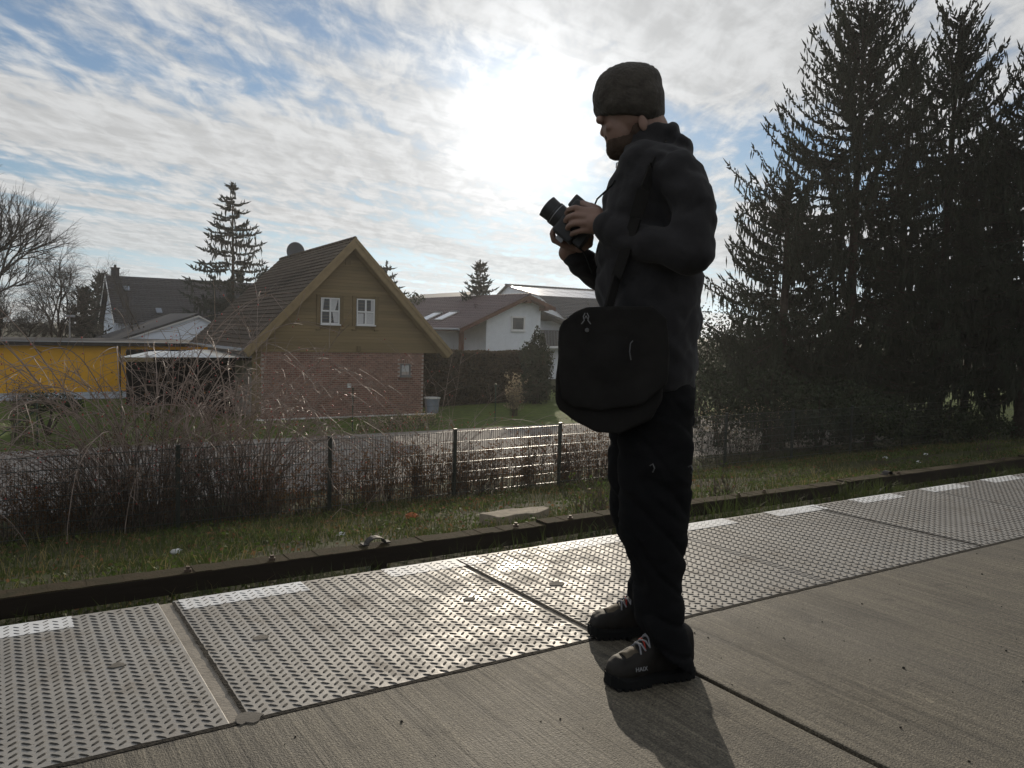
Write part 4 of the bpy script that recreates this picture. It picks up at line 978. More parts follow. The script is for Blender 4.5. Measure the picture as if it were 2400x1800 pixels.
# dark bushes and undergrowth on the right behind the fence
for i, (px, dep, ty, w, lab, mm, sz) in enumerate(((1640, 30, 695, 1.7, 'dark leafy bush directly right of the standing person', M_evg, .12), (1725, 34, 690, 2.0, 'leafy bush under the left branches of the broad spruce', M_evg, .13), (1690, 25, 800, 1.9, 'low dark bush behind the fence right of the person', M_evg, .11),
                                              (1800, 24, 830, 1.9, 'dark bush under the broad spruce', M_evg, .11), (1925, 23.5, 850, 1.8, 'dark bush at the foot of the broad spruce trunk', M_evg, .11), (2045, 23.5, 900, 1.5, 'low dark bush before the lit gap between the trunks', M_evg, .10),
                                              (2190, 25, 930, 1.5, 'low dark bush between the two nearest trunks at right', M_evg, .10), (2320, 25.5, 950, 1.6, 'lowest dark bush near the notice board at the right edge', M_evg, .10), (1745, 40, 730, 2.4, 'bush deep behind the spruce belt', M_evg, .15), (2060, 40, 790, 2.6, 'broad bush in the far garden behind the spruces', M_evg, .15), (1850, 36, 720, 2.6, 'tall dark bush behind the broad spruce', M_evg, .14), (1940, 38, 740, 2.6, 'tall dark bush behind the belt near its middle', M_evg, .14))):
    b = at_d(px, 850, dep); h = float(at_d(px, ty, dep)[2]) - GZ; rr = random.Random(i + 60)
    lumps = [(rr.uniform(-.6, .6) * w, rr.uniform(-.4, .4) * w, h * rr.uniform(.35, .72), w * rr.uniform(.4, .7), w * .6, h * rr.uniform(.25, .34)) for _ in range(6)] + [(0, 0, h * .42, w * .9, w * .8, h * .42)]
    leafy('bush', lab, 'bush', b, lumps, 3600, sz, mm, 70 + i, 7, group='dark bushes behind the fence on the right')

# arching rose shrubs with hips
def rose(label, xy, Hh, spread, nst, seed, m=M_stem, hips=120, twigs=1.7, leaf=60, lean=0.0, name='rose_bush', zb=None, thick=.0075):
    r = random.Random(seed); z0 = GZ if zb is None else zb
    t = thing(name, label, 'shrub', (float(xy[0]), float(xy[1]), z0 - .03)); mb = MB(); hp = MB(); lf = []
    def shoot(p, d, L, rr, sag, lev):
        n = max(5, int(L / .22)); pts = [p.copy()]; dd = d.copy()
        for i in range(n):
            dd = (dd + Vector((r.gauss(0, .05), r.gauss(0, .05), -sag * (i / n) * .42 + r.gauss(0, .03)))).normalized(); q = pts[-1] + dd * L / n
            if q.z < .05: q.z = .05 + r.random() * .1
            pts.append(q)
        mb.tube(pts, [rr * (1 - .72 * i / n) for i in range(n + 1)], 3 if lev else 4, caps=False)
        if lev < 2:
            for k in range(int(twigs * L * (1.2 if lev else 1.6))):
                i = r.uniform(.3, 1) * n; j = min(int(i), n - 1); q = pts[j].lerp(pts[j + 1], i - j); e = (pts[j + 1] - pts[j]).normalized()
                o = Vector((r.gauss(0, 1), r.gauss(0, 1), r.gauss(.2, .8))); shoot(q, (e * .7 + o.normalized() * .8).normalized(), L * r.uniform(.05, .20), rr * .5, sag * .8, lev + 1)
        if r.random() < .55: ends.append(pts[-1])
        if lev: lf.append(pts[r.randint(1, n)])
    ends = []
    for k in range(nst):
        a = r.uniform(0, 6.283); o = r.uniform(0, .35) * spread; ti = r.uniform(.15, .85)
        shoot(Vector((math.cos(a) * o, math.sin(a) * o * .5, 0)), Vector((math.cos(a) * ti + lean, math.sin(a) * ti * .55, 1)).normalized(), Hh * r.uniform(.75, 1.55), thick * r.uniform(.7, 1.3), r.uniform(.3, 1.25), 0)
    mb.build('stems', m, t)
    r.shuffle(ends)
    for p in ends[:hips]: hp.ball(p + Vector((0, 0, -.012)), (.011, .011, .014), 6, 4)
    if hips and ends: tag(hp.build('rose_hips', M_hip, t), kind='stuff')
    if leaf and lf:
        rg = np.random.default_rng(seed); P = np.array([tuple(r.choice(lf)) for _ in range(leaf)]) + rg.normal(0, .02, (leaf, 3)); tag(link('leaves', quads_mesh('leaves', leaves(P, rg, .035), 4), M_dry, t), kind='stuff')
    return t
def fence_xy(px, y): p = at_y(px, 1000, y); return (float(p[0]), y)
rose('big tangled rose bush with red hips behind the fence at the left', fence_xy(365, 14.6), 3.5, 2.2, 105, 201, hips=260, leaf=500, lean=-.06, thick=.0115)
rose('dense bare rose bush right of the big tangled one, before the brick wall', fence_xy(580, 14.6), 3.3, 1.4, 62, 202, hips=210, leaf=300, thick=.0115)
rose('low dark tangle of rose stems at the far left of the fence', fence_xy(150, 14.3), 1.35, 2.2, 120, 203, hips=40, leaf=900)
rose('arching rose shrub with hips behind the middle fence post', fence_xy(1010, 14.6), 2.5, 1.0, 34, 204, hips=110, leaf=160)
rose('thin rose shrub with few hips before the house corner', fence_xy(900, 15.0), 1.45, 1.2, 40, 205, hips=90, leaf=200)
rose('slender stems of a bare bush between the two left fence posts', fence_xy(640, 14.2), 1.75, 1.4, 60, 206, hips=60, leaf=300)

rose('dark dense tangle of low stems at the foot of the big rose bush', fence_xy(300, 14.25), 1.5, 2.6, 190, 207, m=M_twig, hips=30, leaf=2200, twigs=2.4)
rose('dark low stems left of the second fence post', fence_xy(520, 14.25), 1.2, 1.7, 110, 208, m=M_twig, hips=20, leaf=1200, twigs=2.4)
# dry leafy shrubs along the fence
def dry_shrub(label, xy, Hh, w, nst, seed, m=M_dry, nleaf=1100, lsz=.05, zb=None, group=None, name='dry_shrub', heads=0):
    r = random.Random(seed); rg = np.random.default_rng(seed); z0 = GZ if zb is None else zb
    t = thing(name, label, 'shrub', (float(xy[0]), float(xy[1]), z0 - .03), group); mb = MB(); P = []; hd_ = []
    for k in range(nst):
        x0, y0 = r.uniform(-w, w), r.uniform(-.28, .28) * max(.6, w * .6); h = Hh * r.uniform(.55, 1.05); lx_, ly_ = r.gauss(0, .14), r.gauss(0, .10)
        pts = [Vector((x0 + lx_ * h * (i / 5) ** 1.3 + r.gauss(0, .012), y0 + ly_ * h * i / 5 + r.gauss(0, .012), h * i / 5)) for i in range(6)]
        mb.tube(pts, [.007, .006, .005, .0045, .0035, .002], 3, caps=False)
        for q in range(r.randint(2, 5)):
            j = r.randint(1, 4); e = pts[j] + Vector((r.gauss(0, .16), r.gauss(0, .12), r.uniform(.08, .34))); mb.tube([pts[j], pts[j].lerp(e, .5) + Vector((0, 0, .02)), e], [.004, .003, .0015], 3, caps=False); P.append(e); P.append(pts[j].lerp(e, .6))
        P += pts[2:]; hd_.append(pts[-1])
    mb.build('stems', M_twig, t)
    A = np.array([tuple(p) for p in P]); A = A[rg.integers(0, len(A), nleaf)] + rg.normal(0, .045, (nleaf, 3)); A[:, 2] = np.abs(A[:, 2])
    tag(link('dry_leaves', quads_mesh('dry_leaves', leaves(A, rg, lsz), 4), m, t), kind='stuff')
    if heads:
        Hd = np.array([tuple(p) for p in hd_]); Hd = Hd[rg.integers(0, len(Hd), heads)] + rg.normal(0, .05, (heads, 3)) * (1, 1, 1.6)
        tag(link('seed_heads', quads_mesh('seed_heads', leaves(Hd, rg, .045), 4), M_tan, t), kind='stuff')
    return t
ds = [(30, 14.0, 1.1, .9, 50, 'brown leafy shrub at the very left end of the fence'), (235, 14.05, .95, 1.1, 70, 'dark leafy shrub under the big rose bush'), (700, 14.1, 1.0, 1.0, 60, 'brown shrub left of the second fence post'), (840, 14.0, 1.15, .8, 44, 'brown stemmed shrub right of the second fence post'), (930, 14.0, 1.25, .75, 60, 'dense brown shrub in the middle of the fence panel'),
      (1035, 13.95, 1.2, .6, 60, 'dark brown shrub around the middle fence post'), (1110, 14.0, 1.2, .6, 50, 'brown shrub just right of the middle fence post'), (1195, 14.1, 1.25, .8, 56, 'pale stemmed shrub before the sunlit road'), (1290, 14.0, 1.3, .7, 60, 'dry stalks left of the post beside the person'), (1380, 14.0, 1.4, .8, 80, 'dry stalks right of that post, beside the person'), (1480, 14.2, 1.35, .8, 60, 'dry stalks behind the person')]
for i, (px, y, h, w, n, lab) in enumerate(ds):
    dry_shrub(lab + ' along the fence' if len(lab.split()) < 9 else lab, fence_xy(px, y), h, w, n, 300 + i, nleaf=n * 26, group='dry shrubs along the fence')
for i, (px, y, h, w, n, lab) in enumerate(((1665, 14.2, 1.55, .9, 46, 'dry shrub with pale seed heads right of the person'), (1780, 14.6, 1.7, 1.0, 50, 'tall dry shrub with pale seed heads before the dark bushes'), (1900, 14.8, 1.5, 1.0, 40, 'dry seedy shrub beneath the broad spruce'), (1990, 15.2, 1.4, 1.1, 40, 'faint dry shrub under the spruce trunks'))):
    dry_shrub(lab, fence_xy(px, y), h, w, n, 330 + i, m=M_evg, nleaf=n * 22, group='dry shrubs right of the person', heads=n * 4)

# garden shrubs on the left lawn and ornamental grass
for px, py, h, w, lab, sd_ in ((45, 968, 1.25, .45, 'small brown bare shrub against the yellow wall', 341), (58, 1042, 1.55, .62, 'thin bare shrub on the lawn left of the green post', 342)):
    p = at_z(px, py, GZ); dry_shrub(lab, p, h, w * .55, 40, sd_, nleaf=260, lsz=.06, m=M_twig)
p = at_z(112, 1020, GZ); leafy('garden_shrub', 'dark round topped shrub on the lawn right of the green post', 'shrub', p, [(.15, 0, 1.05, .75, .5, .34), (-.35, 0, .95, .45, .4, .3), (.6, 0, .85, .4, .4, .25)], 1500, .085, M_evg, 343, 6)
p = at_z(1205, 975, GZ); dry_shrub('pale pampas grass tuft on the lawn beside the garden post', p, 1.75, .16, 46, 344, m=M_tan, nleaf=900, lsz=.10, name='pampas_grass')
for i, (px, py, h) in enumerate(((905, 1012, .5), (930, 1006, .6), (965, 1008, .55), (1005, 1002, .5), (860, 1014, .45))):
    p = at_z(px, py, GZ); dry_shrub(('pale dry perennial at the lawn edge below the brick house, %s' % ['behind the second fence panel', 'tallest of the row', 'under the meter box side', 'nearest the house corner', 'leftmost of the row'][i]), p, h, .35, 16, 350 + i, m=M_tan, nleaf=150, lsz=.07, group='dry perennials along the lawn edge')

# ---- garden wire fence posts
M_gpost = mat('green garden post', (.018, .045, .028), .5, .4, 0, .15, 8)
gf = thing('garden_fence', 'low green wire fence on thin posts along the lawn edge', 'fence')
gp = [at_z(88, 1046, GZ), at_z(285, 1034, GZ), at_z(826, 1012, GZ), at_z(1160, 990, GZ), at_z(1340, 985, GZ), at_z(1470, 980, GZ)]
for p in gp: MB().tube([(p[0], p[1], GZ - .1), (p[0], p[1], GZ + 1.42)], .021, 6).tube([(p[0], p[1], GZ + 1.421), (p[0], p[1], GZ + 1.45)], .028, 6).build('fence_post', M_gpost, gf)
mb = MB()
for a, b in zip(gp[:-1], gp[1:]):
    for hz_ in (1.38, .75, .1): mb.tube([(a[0], a[1], GZ + hz_), ((a[0] + b[0]) / 2, (a[1] + b[1]) / 2, GZ + hz_ - .03), (b[0], b[1], GZ + hz_)], .0035, 3)
p = gp[0]; mb.tube([(p[0] - .0, p[1], GZ + 1.0), (p[0] - 1.3, p[1] - .1, GZ)], .018, 5)
mb.build('wire', M_gpost, gf)
# water barrel by the house corner
p = at_z(1012, 968, GZ); wb = thing('water_barrel', 'grey blue water barrel at the corner of the brick house', 'barrel', (float(p[0]), float(p[1]), GZ))
M_bar = mat('grey blue plastic', (.22, .25, .30), .5, .5, 0, .1, 5)
MB().tube([(0, 0, 0), (0, 0, .1), (0, 0, .35), (0, 0, .62)], [.24, .27, .29, .32], 18).build('tub', M_bar, wb, smooth=False)
MB().tube([(0, 0, .6), (0, 0, .625), (0, 0, .65)], [.345, .35, .34], 18).build('rim', M_white_stone, wb)

# ------------------------------------------------------------------ grass on the embankment
def grass_blades(name, label, n, xr, yr, h, w, m, seed, dens=None, lean=.35):
    r = np.random.default_rng(seed); X = r.uniform(*xr, n); Y = r.uniform(*yr, n)
    if dens is not None:
        k = np.array([dens(a, b) for a, b in zip(X, Y)]) > r.random(n); X, Y = X[k], Y[k]
    n = len(X); Z = np.array([ground_z(a, b) for a, b in zip(X, Y)]) - .01
    hh = h * r.uniform(.4, 1.4, n) * (.7 + .6 * np.array([.5 + noise.noise(Vector((a * .9, b * .9, seed))) for a, b in zip(X, Y)]))
    a = r.uniform(0, 6.283, n); ln = r.uniform(.1, 1, n) * lean * 2; d = np.stack([np.cos(a), np.sin(a)], 1); b = r.uniform(0, 6.283, n); sdv = np.stack([np.cos(b), np.sin(b)], 1) * (w * r.uniform(.6, 1.3, n))[:, None] / 2
    base = np.stack([X, Y], 1); midp = base + d * (hh * ln * .35)[:, None]; tip = base + d * (hh * ln)[:, None]
    def v(xy, z): return np.concatenate([xy, z[:, None]], 1)
    V = np.stack([v(base - sdv, Z), v(base + sdv, Z), v(midp + sdv * .8, Z + hh * .62), v(midp - sdv * .8, Z + hh * .62)], 1)
    T = np.stack([v(midp - sdv * .8, Z + hh * .62), v(midp + sdv * .8, Z + hh * .62), v(tip, Z + hh * (1 - .25 * ln)), v(tip, Z + hh * (1 - .25 * ln) - .0005)], 1)
    return tag(link(name, quads_mesh(name, np.concatenate([V, T]).reshape(-1, 3), 4), m), label, 'grass', kind='stuff')
patch = lambda a, b: .25 + .75 * max(0, min(1, .5 + 1.6 * noise.noise(Vector((a * .45, b * .45, 9)))))
grass_blades('grass', 'short green grass on the embankment before the mesh fence', 85000, (-1.5, 26), (6.2, 14.5), .11, .010, M_grass, 401, patch)
grass_blades('grass', 'tall grass tufts growing on the track bed before the timber beam', 16000, (-1.5, 18), (4.9, 6.3), .27, .009, M_grass, 402, lambda a, b: .2 + .8 * max(0, min(1, .45 + 2 * noise.noise(Vector((a * 1.1, b, 4))))))
grass_blades('grass', 'dry straw coloured grass blades among the embankment grass', 16000, (-1.5, 26), (6.3, 14.5), .17, .006, M_grass_dry, 403, patch, lean=.7)
grass_blades('grass', 'grass along the far right of the embankment', 26000, (26, 46), (6.2, 18), .16, .016, M_grass, 404, patch)
r = np.random.default_rng(410); n = 16000; X = r.uniform(-1.5, 24, n); Y = r.uniform(6.3, 13.6, n); k = np.array([noise.noise(Vector((a * .5, b * .5, 21))) for a, b in zip(X, Y)]) > -.05; X, Y = X[k], Y[k]
P = np.stack([X, Y, np.array([ground_z(a, b) for a, b in zip(X, Y)]) + r.uniform(.0, .10, len(X))], 1)
tag(link('weeds', quads_mesh('weeds', leaves(P, r, .05, .5, .7), 4), M_green), 'small leafy weeds scattered in the embankment grass', 'weeds', kind='stuff')
r = np.random.default_rng(420); n = 9000; X = r.uniform(-1.5, 28, n); Y = np.where(r.random(n) < .5, r.uniform(11, 14.2, n), r.uniform(6.6, 14.2, n)); k = np.array([noise.noise(Vector((a * .7, b * .7, 33))) for a, b in zip(X, Y)]) > -.1; X, Y = X[k], Y[k]
P = np.stack([X, Y, np.array([ground_z(a, b) for a, b in zip(X, Y)]) + r.uniform(.01, .07, len(X))], 1)
tag(link('fallen_leaves', quads_mesh('fallen_leaves', leaves(P, r, .055, .6, .7), 4), M_dry), 'brown fallen leaves scattered through the embankment grass', 'leaves', kind='stuff')
def weed(px, y, h, lab, n=150):
    p = at_y(px, 1200, y); gz = ground_z(float(p[0]), y); dry_shrub(lab, (p[0], y), h, .22, 14, int(px), m=M_green, nleaf=n, lsz=.045, zb=gz, name='weed_clump')
weed(1400, 7.4, .42, 'bright green weed clump left of the person behind the beam'); weed(1680, 7.6, .40, 'yellowish weed clump behind the beam right of the person', 90); weed(2300, 9.5, .5, 'sunlit weed clump on the right of the embankment')
# pale stone slab, orange litter, white litter
p = at_z(1205, 1203, -1.45); y0 = 8.3; p = at_y(1205, 1203, y0); gz = float(p[2])
mb = MB(); pts = [(p[0] + .46 * math.cos(t) * (1 + .22 * math.sin(3 * t + 1)), y0 + .22 * math.sin(t) * (1 + .3 * math.cos(2 * t) + .15 * math.sin(5 * t))) for t in np.linspace(0, 6.283, 19)[:-1]]
mb.prism(pts, gz - .15, gz + .02, axis='z'); tag(mb.build('stone_slab', mat('pale sandstone', (.26, .22, .165), .9, .2, 0, .3, 9, bump=.4, bscale=30, bdist=.01), bevel=.01), 'flat pale stone slab lying in the grass behind the beam', 'stone slab')
def crumple(name, lab, cat, px, py, yy, s, m, seed):
    p = at_y(px, py, yy); r = random.Random(seed); mb = MB().ball((0, 0, 0), (s, s * .7, s * .45), 9, 6)
    mb.v = [(v[0] * (1 + r.uniform(-.3, .3)), v[1] * (1 + r.uniform(-.3, .3)), v[2] * (1 + r.uniform(-.4, .4))) for v in mb.v]
    z = min(float(p[2]), ground_z(float(p[0]), yy) + s * .4)
    tag(mb.build(name, m, None, loc=(float(p[0]), yy, ground_z(float(p[0]), yy) + s * .25)), lab, cat)
M_or = mat('orange leaf litter', (.42, .13, .05), .8, .2, 0, .3, 20, translucent=.3); M_wl = mat('white paper litter', (.60, .60, .60), .8, .2, 0, .1, 20)
def y_on_bank(px, py):
    for yy in np.linspace(6.6, 14, 200):
        q = at_y(px, py, yy)
        if q[2] <= ground_z(float(q[0]), float(yy)) + .04: return float(yy)
    return 12.
for nm, lab, cat, px, py, s, m, sd_ in (('crumpled_litter', 'crumpled orange litter in the grass left of the middle fence post', 'litter', 965, 1208, .10, M_or, 1), ('paper_scrap', 'white paper scrap in the grass at the left of the embankment', 'litter', 412, 1290, .07, M_wl, 2), ('paper_scrap', 'white litter before the fence at right', 'litter', 2075, 1071, .07, M_wl, 3),
                                     ('paper_scrap', 'white litter near the beam at right, lower of three', 'litter', 2152, 1083, .08, M_wl, 4), ('paper_scrap', 'white litter highest on the right embankment', 'litter', 2170, 1062, .06, M_wl, 5), ('paper_scrap', 'small white scrap among grass beyond the clamp', 'litter', 800, 1248, .06, M_wl, 6)):
    crumple(nm, lab, cat, px, py, y_on_bank(px, py), s, m, sd_)
# white sign board at the right edge
p = at_y(2396, 1003, 17.5); sg = thing('notice_board', 'small white notice board at the right edge of the fence', 'sign', (float(p[0]), 17.5, 0))
MB().box((-.22, 0, float(p[2]) - .28), (.35, .02, float(p[2]) + .28)).build('board', M_pvc, sg); MB().box((.04, .024, -2.4), (.09, .07, float(p[2]) + .2)).build('post', M_gpost, sg)

# ------------------------------------------------------------------ person
PC = Vector((1.72, 1.86, 0)); PV = Vector((.669, .743, 0)).normalized(); PR = Vector((PV.y, -PV.x, 0)); UPV = Vector((0, 0, 1))
EY = Vector(EYE)
def pp(dx, dy, v=0.0):
    """point of the figure: place in the photograph (2212 wide view) at v metres behind the figure's middle plane"""
    d = Vector(ray(dx * 1.085, dy * 1.085)); t = ((PC - EY).dot(PV) + v) / d.dot(PV); return EY + d * t
def loc2w(r, v, z, o=PC): return Vector((o.x, o.y, 0)) + PR * r + PV * v + UPV * z
M_skin = mat('skin', (.21, .125, .092), .55, .4, 0, .1, 20, bump=.15, bscale=160, bdist=.002)
M_jack = mat('dark charcoal jacket cloth', (.021, .020, .021), .9, .15, 0, .25, 5, bump=.35, bscale=55, bdist=.004, sheen=.06)
M_trou = mat('black work trousers', (.0065, .0065, .007), .95, .1, 0, .25, 5, bump=.35, bscale=60, bdist=.004)
M_knit = mat('dark grey knitted wool', (.060, .052, .043), .95, .1, 0, .25, 40, bump=.7, bscale=110, bdist=.006, sheen=.15)
M_boot = mat('dark brown leather', (.012, .010, .008), .7, .25, 0, .3, 14, bump=.3, bscale=60, bdist=.003)
M_toecap = mat('worn nubuck leather', (.085, .068, .046), .8, .25, 0, .25, 12, bump=.3, bscale=80, bdist=.003)
M_sole = mat('black rubber', (.008, .008, .008), .9, .15, 0, .2, 20)
M_lace = mat('grey laces', (.20, .20, .21), .8, .2, 0, .2, 60)
M_lace_r = mat('red lace loops', (.28, .03, .02), .7, .2, 0, .2, 60)
M_bag = mat('dark canvas bag', (.013, .012, .011), .9, .15, 0, .25, 8, bump=.4, bscale=140, bdist=.002)
M_cam = mat('black camera body', (.020, .020, .021), .5, .45, 0, .15, 20, bump=.2, bscale=200, bdist=.001)
M_lensg = mat('lens glass', (.01, .012, .02), .05, .8)
M_beard = mat('brown beard hair', (.055, .035, .024), .8, .2, 0, .3, 60, bump=.8, bscale=200, bdist=.004)

def capsule(mb, p0, p1, r0, r1, seg=16, flat=None):
    p0, p1 = Vector(p0), Vector(p1); d = p1 - p0; L = d.length; d = d / L if L > 1e-6 else UPV; a = d.orthogonal().normalized(); b = d.cross(a)
    rings = []
    for t in (-90, -60, -30, 0): q = RAD(t); rings.append((p0 + d * r0 * math.sin(q), r0 * math.cos(q)))
    for t in (0, 30, 60, 90): q = RAD(t); rings.append((p1 + d * r1 * math.sin(q), r1 * math.cos(q)))
    v = []; 
    for c, rr in rings:
        for j in range(seg): t = 2 * math.pi * j / seg; v.append(c + (a * math.cos(t) + b * math.sin(t)) * max(rr, .0004))
    n = len(rings); f = [(i * seg + j, i * seg + (j + 1) % seg, (i + 1) * seg + (j + 1) % seg, (i + 1) * seg + j) for i in range(n - 1) for j in range(seg)]
    f += [tuple(range(seg - 1, -1, -1)), tuple(range((n - 1) * seg, n * seg))]; mb.add(v, f)
def ellipsoid(mb, c, rx, ry, rz, tilt=0.0, seg=20, rings=12, power=1.0):
    """rx along the view's right, ry away from the viewer, rz up; tilt turns it in the plane of the picture (radians, clockwise)"""
    c = Vector(c); v = []; ct, st = math.cos(tilt), math.sin(tilt)
    for i in range(rings + 1):
        a = -math.pi / 2 + math.pi * i / rings
        for j in range(seg):
            t = 2 * math.pi * j / seg; x = math.cos(a) * math.cos(t); y = math.cos(a) * math.sin(t); z = math.sin(a)
            if power != 1: x, y, z = (math.copysign(abs(q) ** power, q) for q in (x, y, z))
            x *= rx; y *= ry; z *= rz; x2 = x * ct + z * st; z2 = -x * st + z * ct
            v.append(c + PR * x2 + PV * y + UPV * z2)
    f = [(i * seg + j, i * seg + (j + 1) % seg, (i + 1) * seg + (j + 1) % seg, (i + 1) * seg + j) for i in range(rings) for j in range(seg)]
    mb.add(v, f)
def loft(mb, rings, seg=28, power=.85):
    """rings: (left point, right point, half depth, v offset): flat elliptical sections through the picture's outline"""
    v = []
    for (a, b, hw, vo) in rings:
        a, b = Vector(a), Vector(b); c = (a + b) / 2; u = (b - a) / 2
        for j in range(seg):
            t = 2 * math.pi * j / seg; x, y = math.cos(t), math.sin(t); x = math.copysign(abs(x) ** power, x); y = math.copysign(abs(y) ** power, y)
            v.append(c + u * x + PV * (hw * y + vo))
    n = len(rings); f = [(i * seg + j, i * seg + (j + 1) % seg, (i + 1) * seg + (j + 1) % seg, (i + 1) * seg + j) for i in range(n - 1) for j in range(seg)]
    f += [tuple(range(seg - 1, -1, -1)), tuple(range((n - 1) * seg, n * seg))]; mb.add(v, f)
def skin_over(mb, name, m, parent, voxel, smooth=4, folds=None):
    """one closed surface over overlapping shapes"""
    me = mb.mesh(name + '_src'); bm = bmesh.new(); bm.from_mesh(me); bmesh.ops.recalc_face_normals(bm, faces=bm.faces); bm.to_mesh(me); bm.free()
    o = bpy.data.objects.new(name + '_src', me); COL.objects.link(o)
    r = o.modifiers.new('r', 'REMESH'); r.mode = 'VOXEL'; r.voxel_size = voxel; r.adaptivity = 0
    s = o.modifiers.new('s', 'SMOOTH'); s.iterations = smooth; s.factor = .5
    dg = bpy.context.evaluated_depsgraph_get(); dg.update(); out = bpy.data.meshes.new_from_object(o.evaluated_get(dg)); out.name = name
    bpy.data.objects.remove(o, do_unlink=True); bpy.data.meshes.remove(me)
    if folds:
        nv = len(out.vertices); co = np.empty(nv * 3, np.float32); out.vertices.foreach_get('co', co); co = co.reshape(-1, 3); no = np.empty(nv * 3, np.float32); out.vertices.foreach_get('normal', no); no = no.reshape(-1, 3)
        disp = np.array([folds(Vector(c)) for c in co], np.float32); co = co + no * disp[:, None]; out.vertices.foreach_set('co', co.ravel()); out.update()
    out.polygons.foreach_set('use_smooth', [True] * len(out.polygons)); return link(name, out, m, parent)

M_ring = mat('dull metal ring', (.10, .10, .10), .5, .4, .3)
person = thing('person', 'person in dark jacket and knit cap looking down at a camera held in both hands', 'person', (0, 0, 0))
# --- body: head, neck, arms, hands in one surface
B = MB()
ellipsoid(B, pp(1366, 236), .098, .078, .105, RAD(-14))                       # cranium
ellipsoid(B, pp(1340, 285), .052, .062, .075, RAD(-18))                       # face
ellipsoid(B, pp(1350, 312), .055, .056, .045, RAD(20))                        # jaw
ellipsoid(B, pp(1330, 322), .024, .030, .026)                                 # chin
capsule(B, pp(1296, 259, -.035), pp(1296, 259, .035), .013, .013)             # brow
capsule(B, pp(1309, 266), pp(1303, 287), .010, .011)                          # nose
capsule(B, pp(1303, 288), pp(1311, 291), .0105, .010)
capsule(B, pp(1310, 290, -.012), pp(1310, 290, .012), .008, .008)
capsule(B, pp(1314, 303, -.020), pp(1314, 303, .020), .009, .009)             # lips
capsule(B, pp(1318, 311, -.018), pp(1318, 311, .018), .009, .009)
ellipsoid(B, pp(1318, 275, -.040), .016, .018, .014); ellipsoid(B, pp(1318, 275, .040), .016, .018, .014)
ellipsoid(B, pp(1389, 266, -.076), .014, .008, .025, RAD(-15)); ellipsoid(B, pp(1389, 266, .076), .014, .008, .025, RAD(-15))
capsule(B, pp(1398, 275), pp(1415, 350), .062, .068)                          # neck
loft(B, [(pp(1345, 760), pp(1495, 760), .15, 0), (pp(1320, 600), pp(1500, 600), .16, 0), (pp(1350, 420), pp(1500, 420), .16, 0), (pp(1385, 355), pp(1470, 360), .11, 0)])
SN, EN, WN = pp(1472, 385, -.175), pp(1496, 545, -.255), pp(1296, 484, -.12)
SF, EF, WF = pp(1432, 372, .19), pp(1345, 628, .26), pp(1226, 546, .09)
capsule(B, SN, EN, .042, .036); capsule(B, EN, WN, .036, .029); capsule(B, SF, EF, .042, .036); capsule(B, EF, WF, .036, .030)
# hips and legs, under the trousers
KN, AN_ = pp(1412, 1110, -.14), pp(1432, 1360, -.16); KF, AF = pp(1392, 1110, .14), pp(1410, 1290, .170)
HN, HF = pp(1420, 800, -.09), pp(1400, 800, .09)
capsule(B, HN, KN, .08, .055); capsule(B, KN, AN_, .052, .04); capsule(B, HF, KF, .08, .055); capsule(B, KF, AF, .052, .04)
# near hand, gripping the camera's right end (palm, four bent fingers, thumb)
def finger(pts, r0, r1):
    for i in range(len(pts) - 1):
        a = r0 + (r1 - r0) * i / (len(pts) - 1); b = r0 + (r1 - r0) * (i + 1) / (len(pts) - 1); capsule(B, pts[i], pts[i + 1], a, b, 10)
capsule(B, WN, pp(1284, 480, -.115), .029, .030)
for k, (yy, vv) in enumerate(((455, -.105), (468, -.118), (482, -.120), (496, -.110))):
    capsule(B, pp(1290, 477 + (k - 1.5) * 9, -.115), pp(1263, yy, vv), .021, .0125, 12)
finger([pp(1263, 455, -.105), pp(1243, 449, -.098), pp(1229, 453, -.074), pp(1224, 461, -.058)], .0108, .0085)
finger([pp(1263, 468, -.118), pp(1241, 465, -.110), pp(1227, 470, -.084), pp(1222, 477, -.064)], .0112, .0088)
finger([pp(1263, 482, -.120), pp(1243, 482, -.112), pp(1230, 487, -.086), pp(1226, 493, -.066)], .0108, .0085)
finger([pp(1265, 496, -.110), pp(1250, 500, -.102), pp(1239, 503, -.080), pp(1235, 507, -.062)], .0098, .0075)
capsule(B, pp(1288, 458, -.095), pp(1275, 447, -.075), .021, .014); finger([pp(1275, 447, -.075), pp(1259, 440, -.048), pp(1246, 441, -.028)], .0125, .0100)
# far hand, carrying the camera and lens from below
capsule(B, WF, pp(1236, 530, .075), .030, .032)
for k, vv in enumerate((.020, .045, .070, .094)):
    capsule(B, pp(1240, 529, .06 + (k - 1.5) * .012), pp(1213, 526 - k, vv), .021, .0125, 12)
    finger([pp(1213, 526 - k, vv), pp(1197, 519 - k, vv - .002), pp(1193, 505 - k, vv - .006), pp(1199, 495 - k, vv - .010)], .0112 - .0007 * k, .0086)
capsule(B, pp(1252, 532, .045), pp(1272, 527, .030), .022, .014); finger([pp(1272, 527, .030), pp(1276, 512, .016), pp(1270, 500, .006)], .0125, .0100)
skin_over(B, 'body', M_skin, person, .0036, 3)
# beard over jaw and chin
BD = MB(); ellipsoid(BD, pp(1350, 315), .060, .0605, .046, RAD(22)); ellipsoid(BD, pp(1331, 324), .030, .036, .031); ellipsoid(BD, pp(1377, 292), .026, .0725, .045, RAD(-10)); capsule(BD, pp(1313, 297, -.022), pp(1313, 297, .022), .0085, .0085)
skin_over(BD, 'beard', M_beard, person, .005, 3, lambda c: .0022 * noise.noise(c * 160) + .001)
for s in (-1, 1): MB().ball(pp(1316, 272, s * .034), .0105, 12, 8).build('eye', mat('eye white', (.5, .48, .45), .2, .6), person, smooth=True)
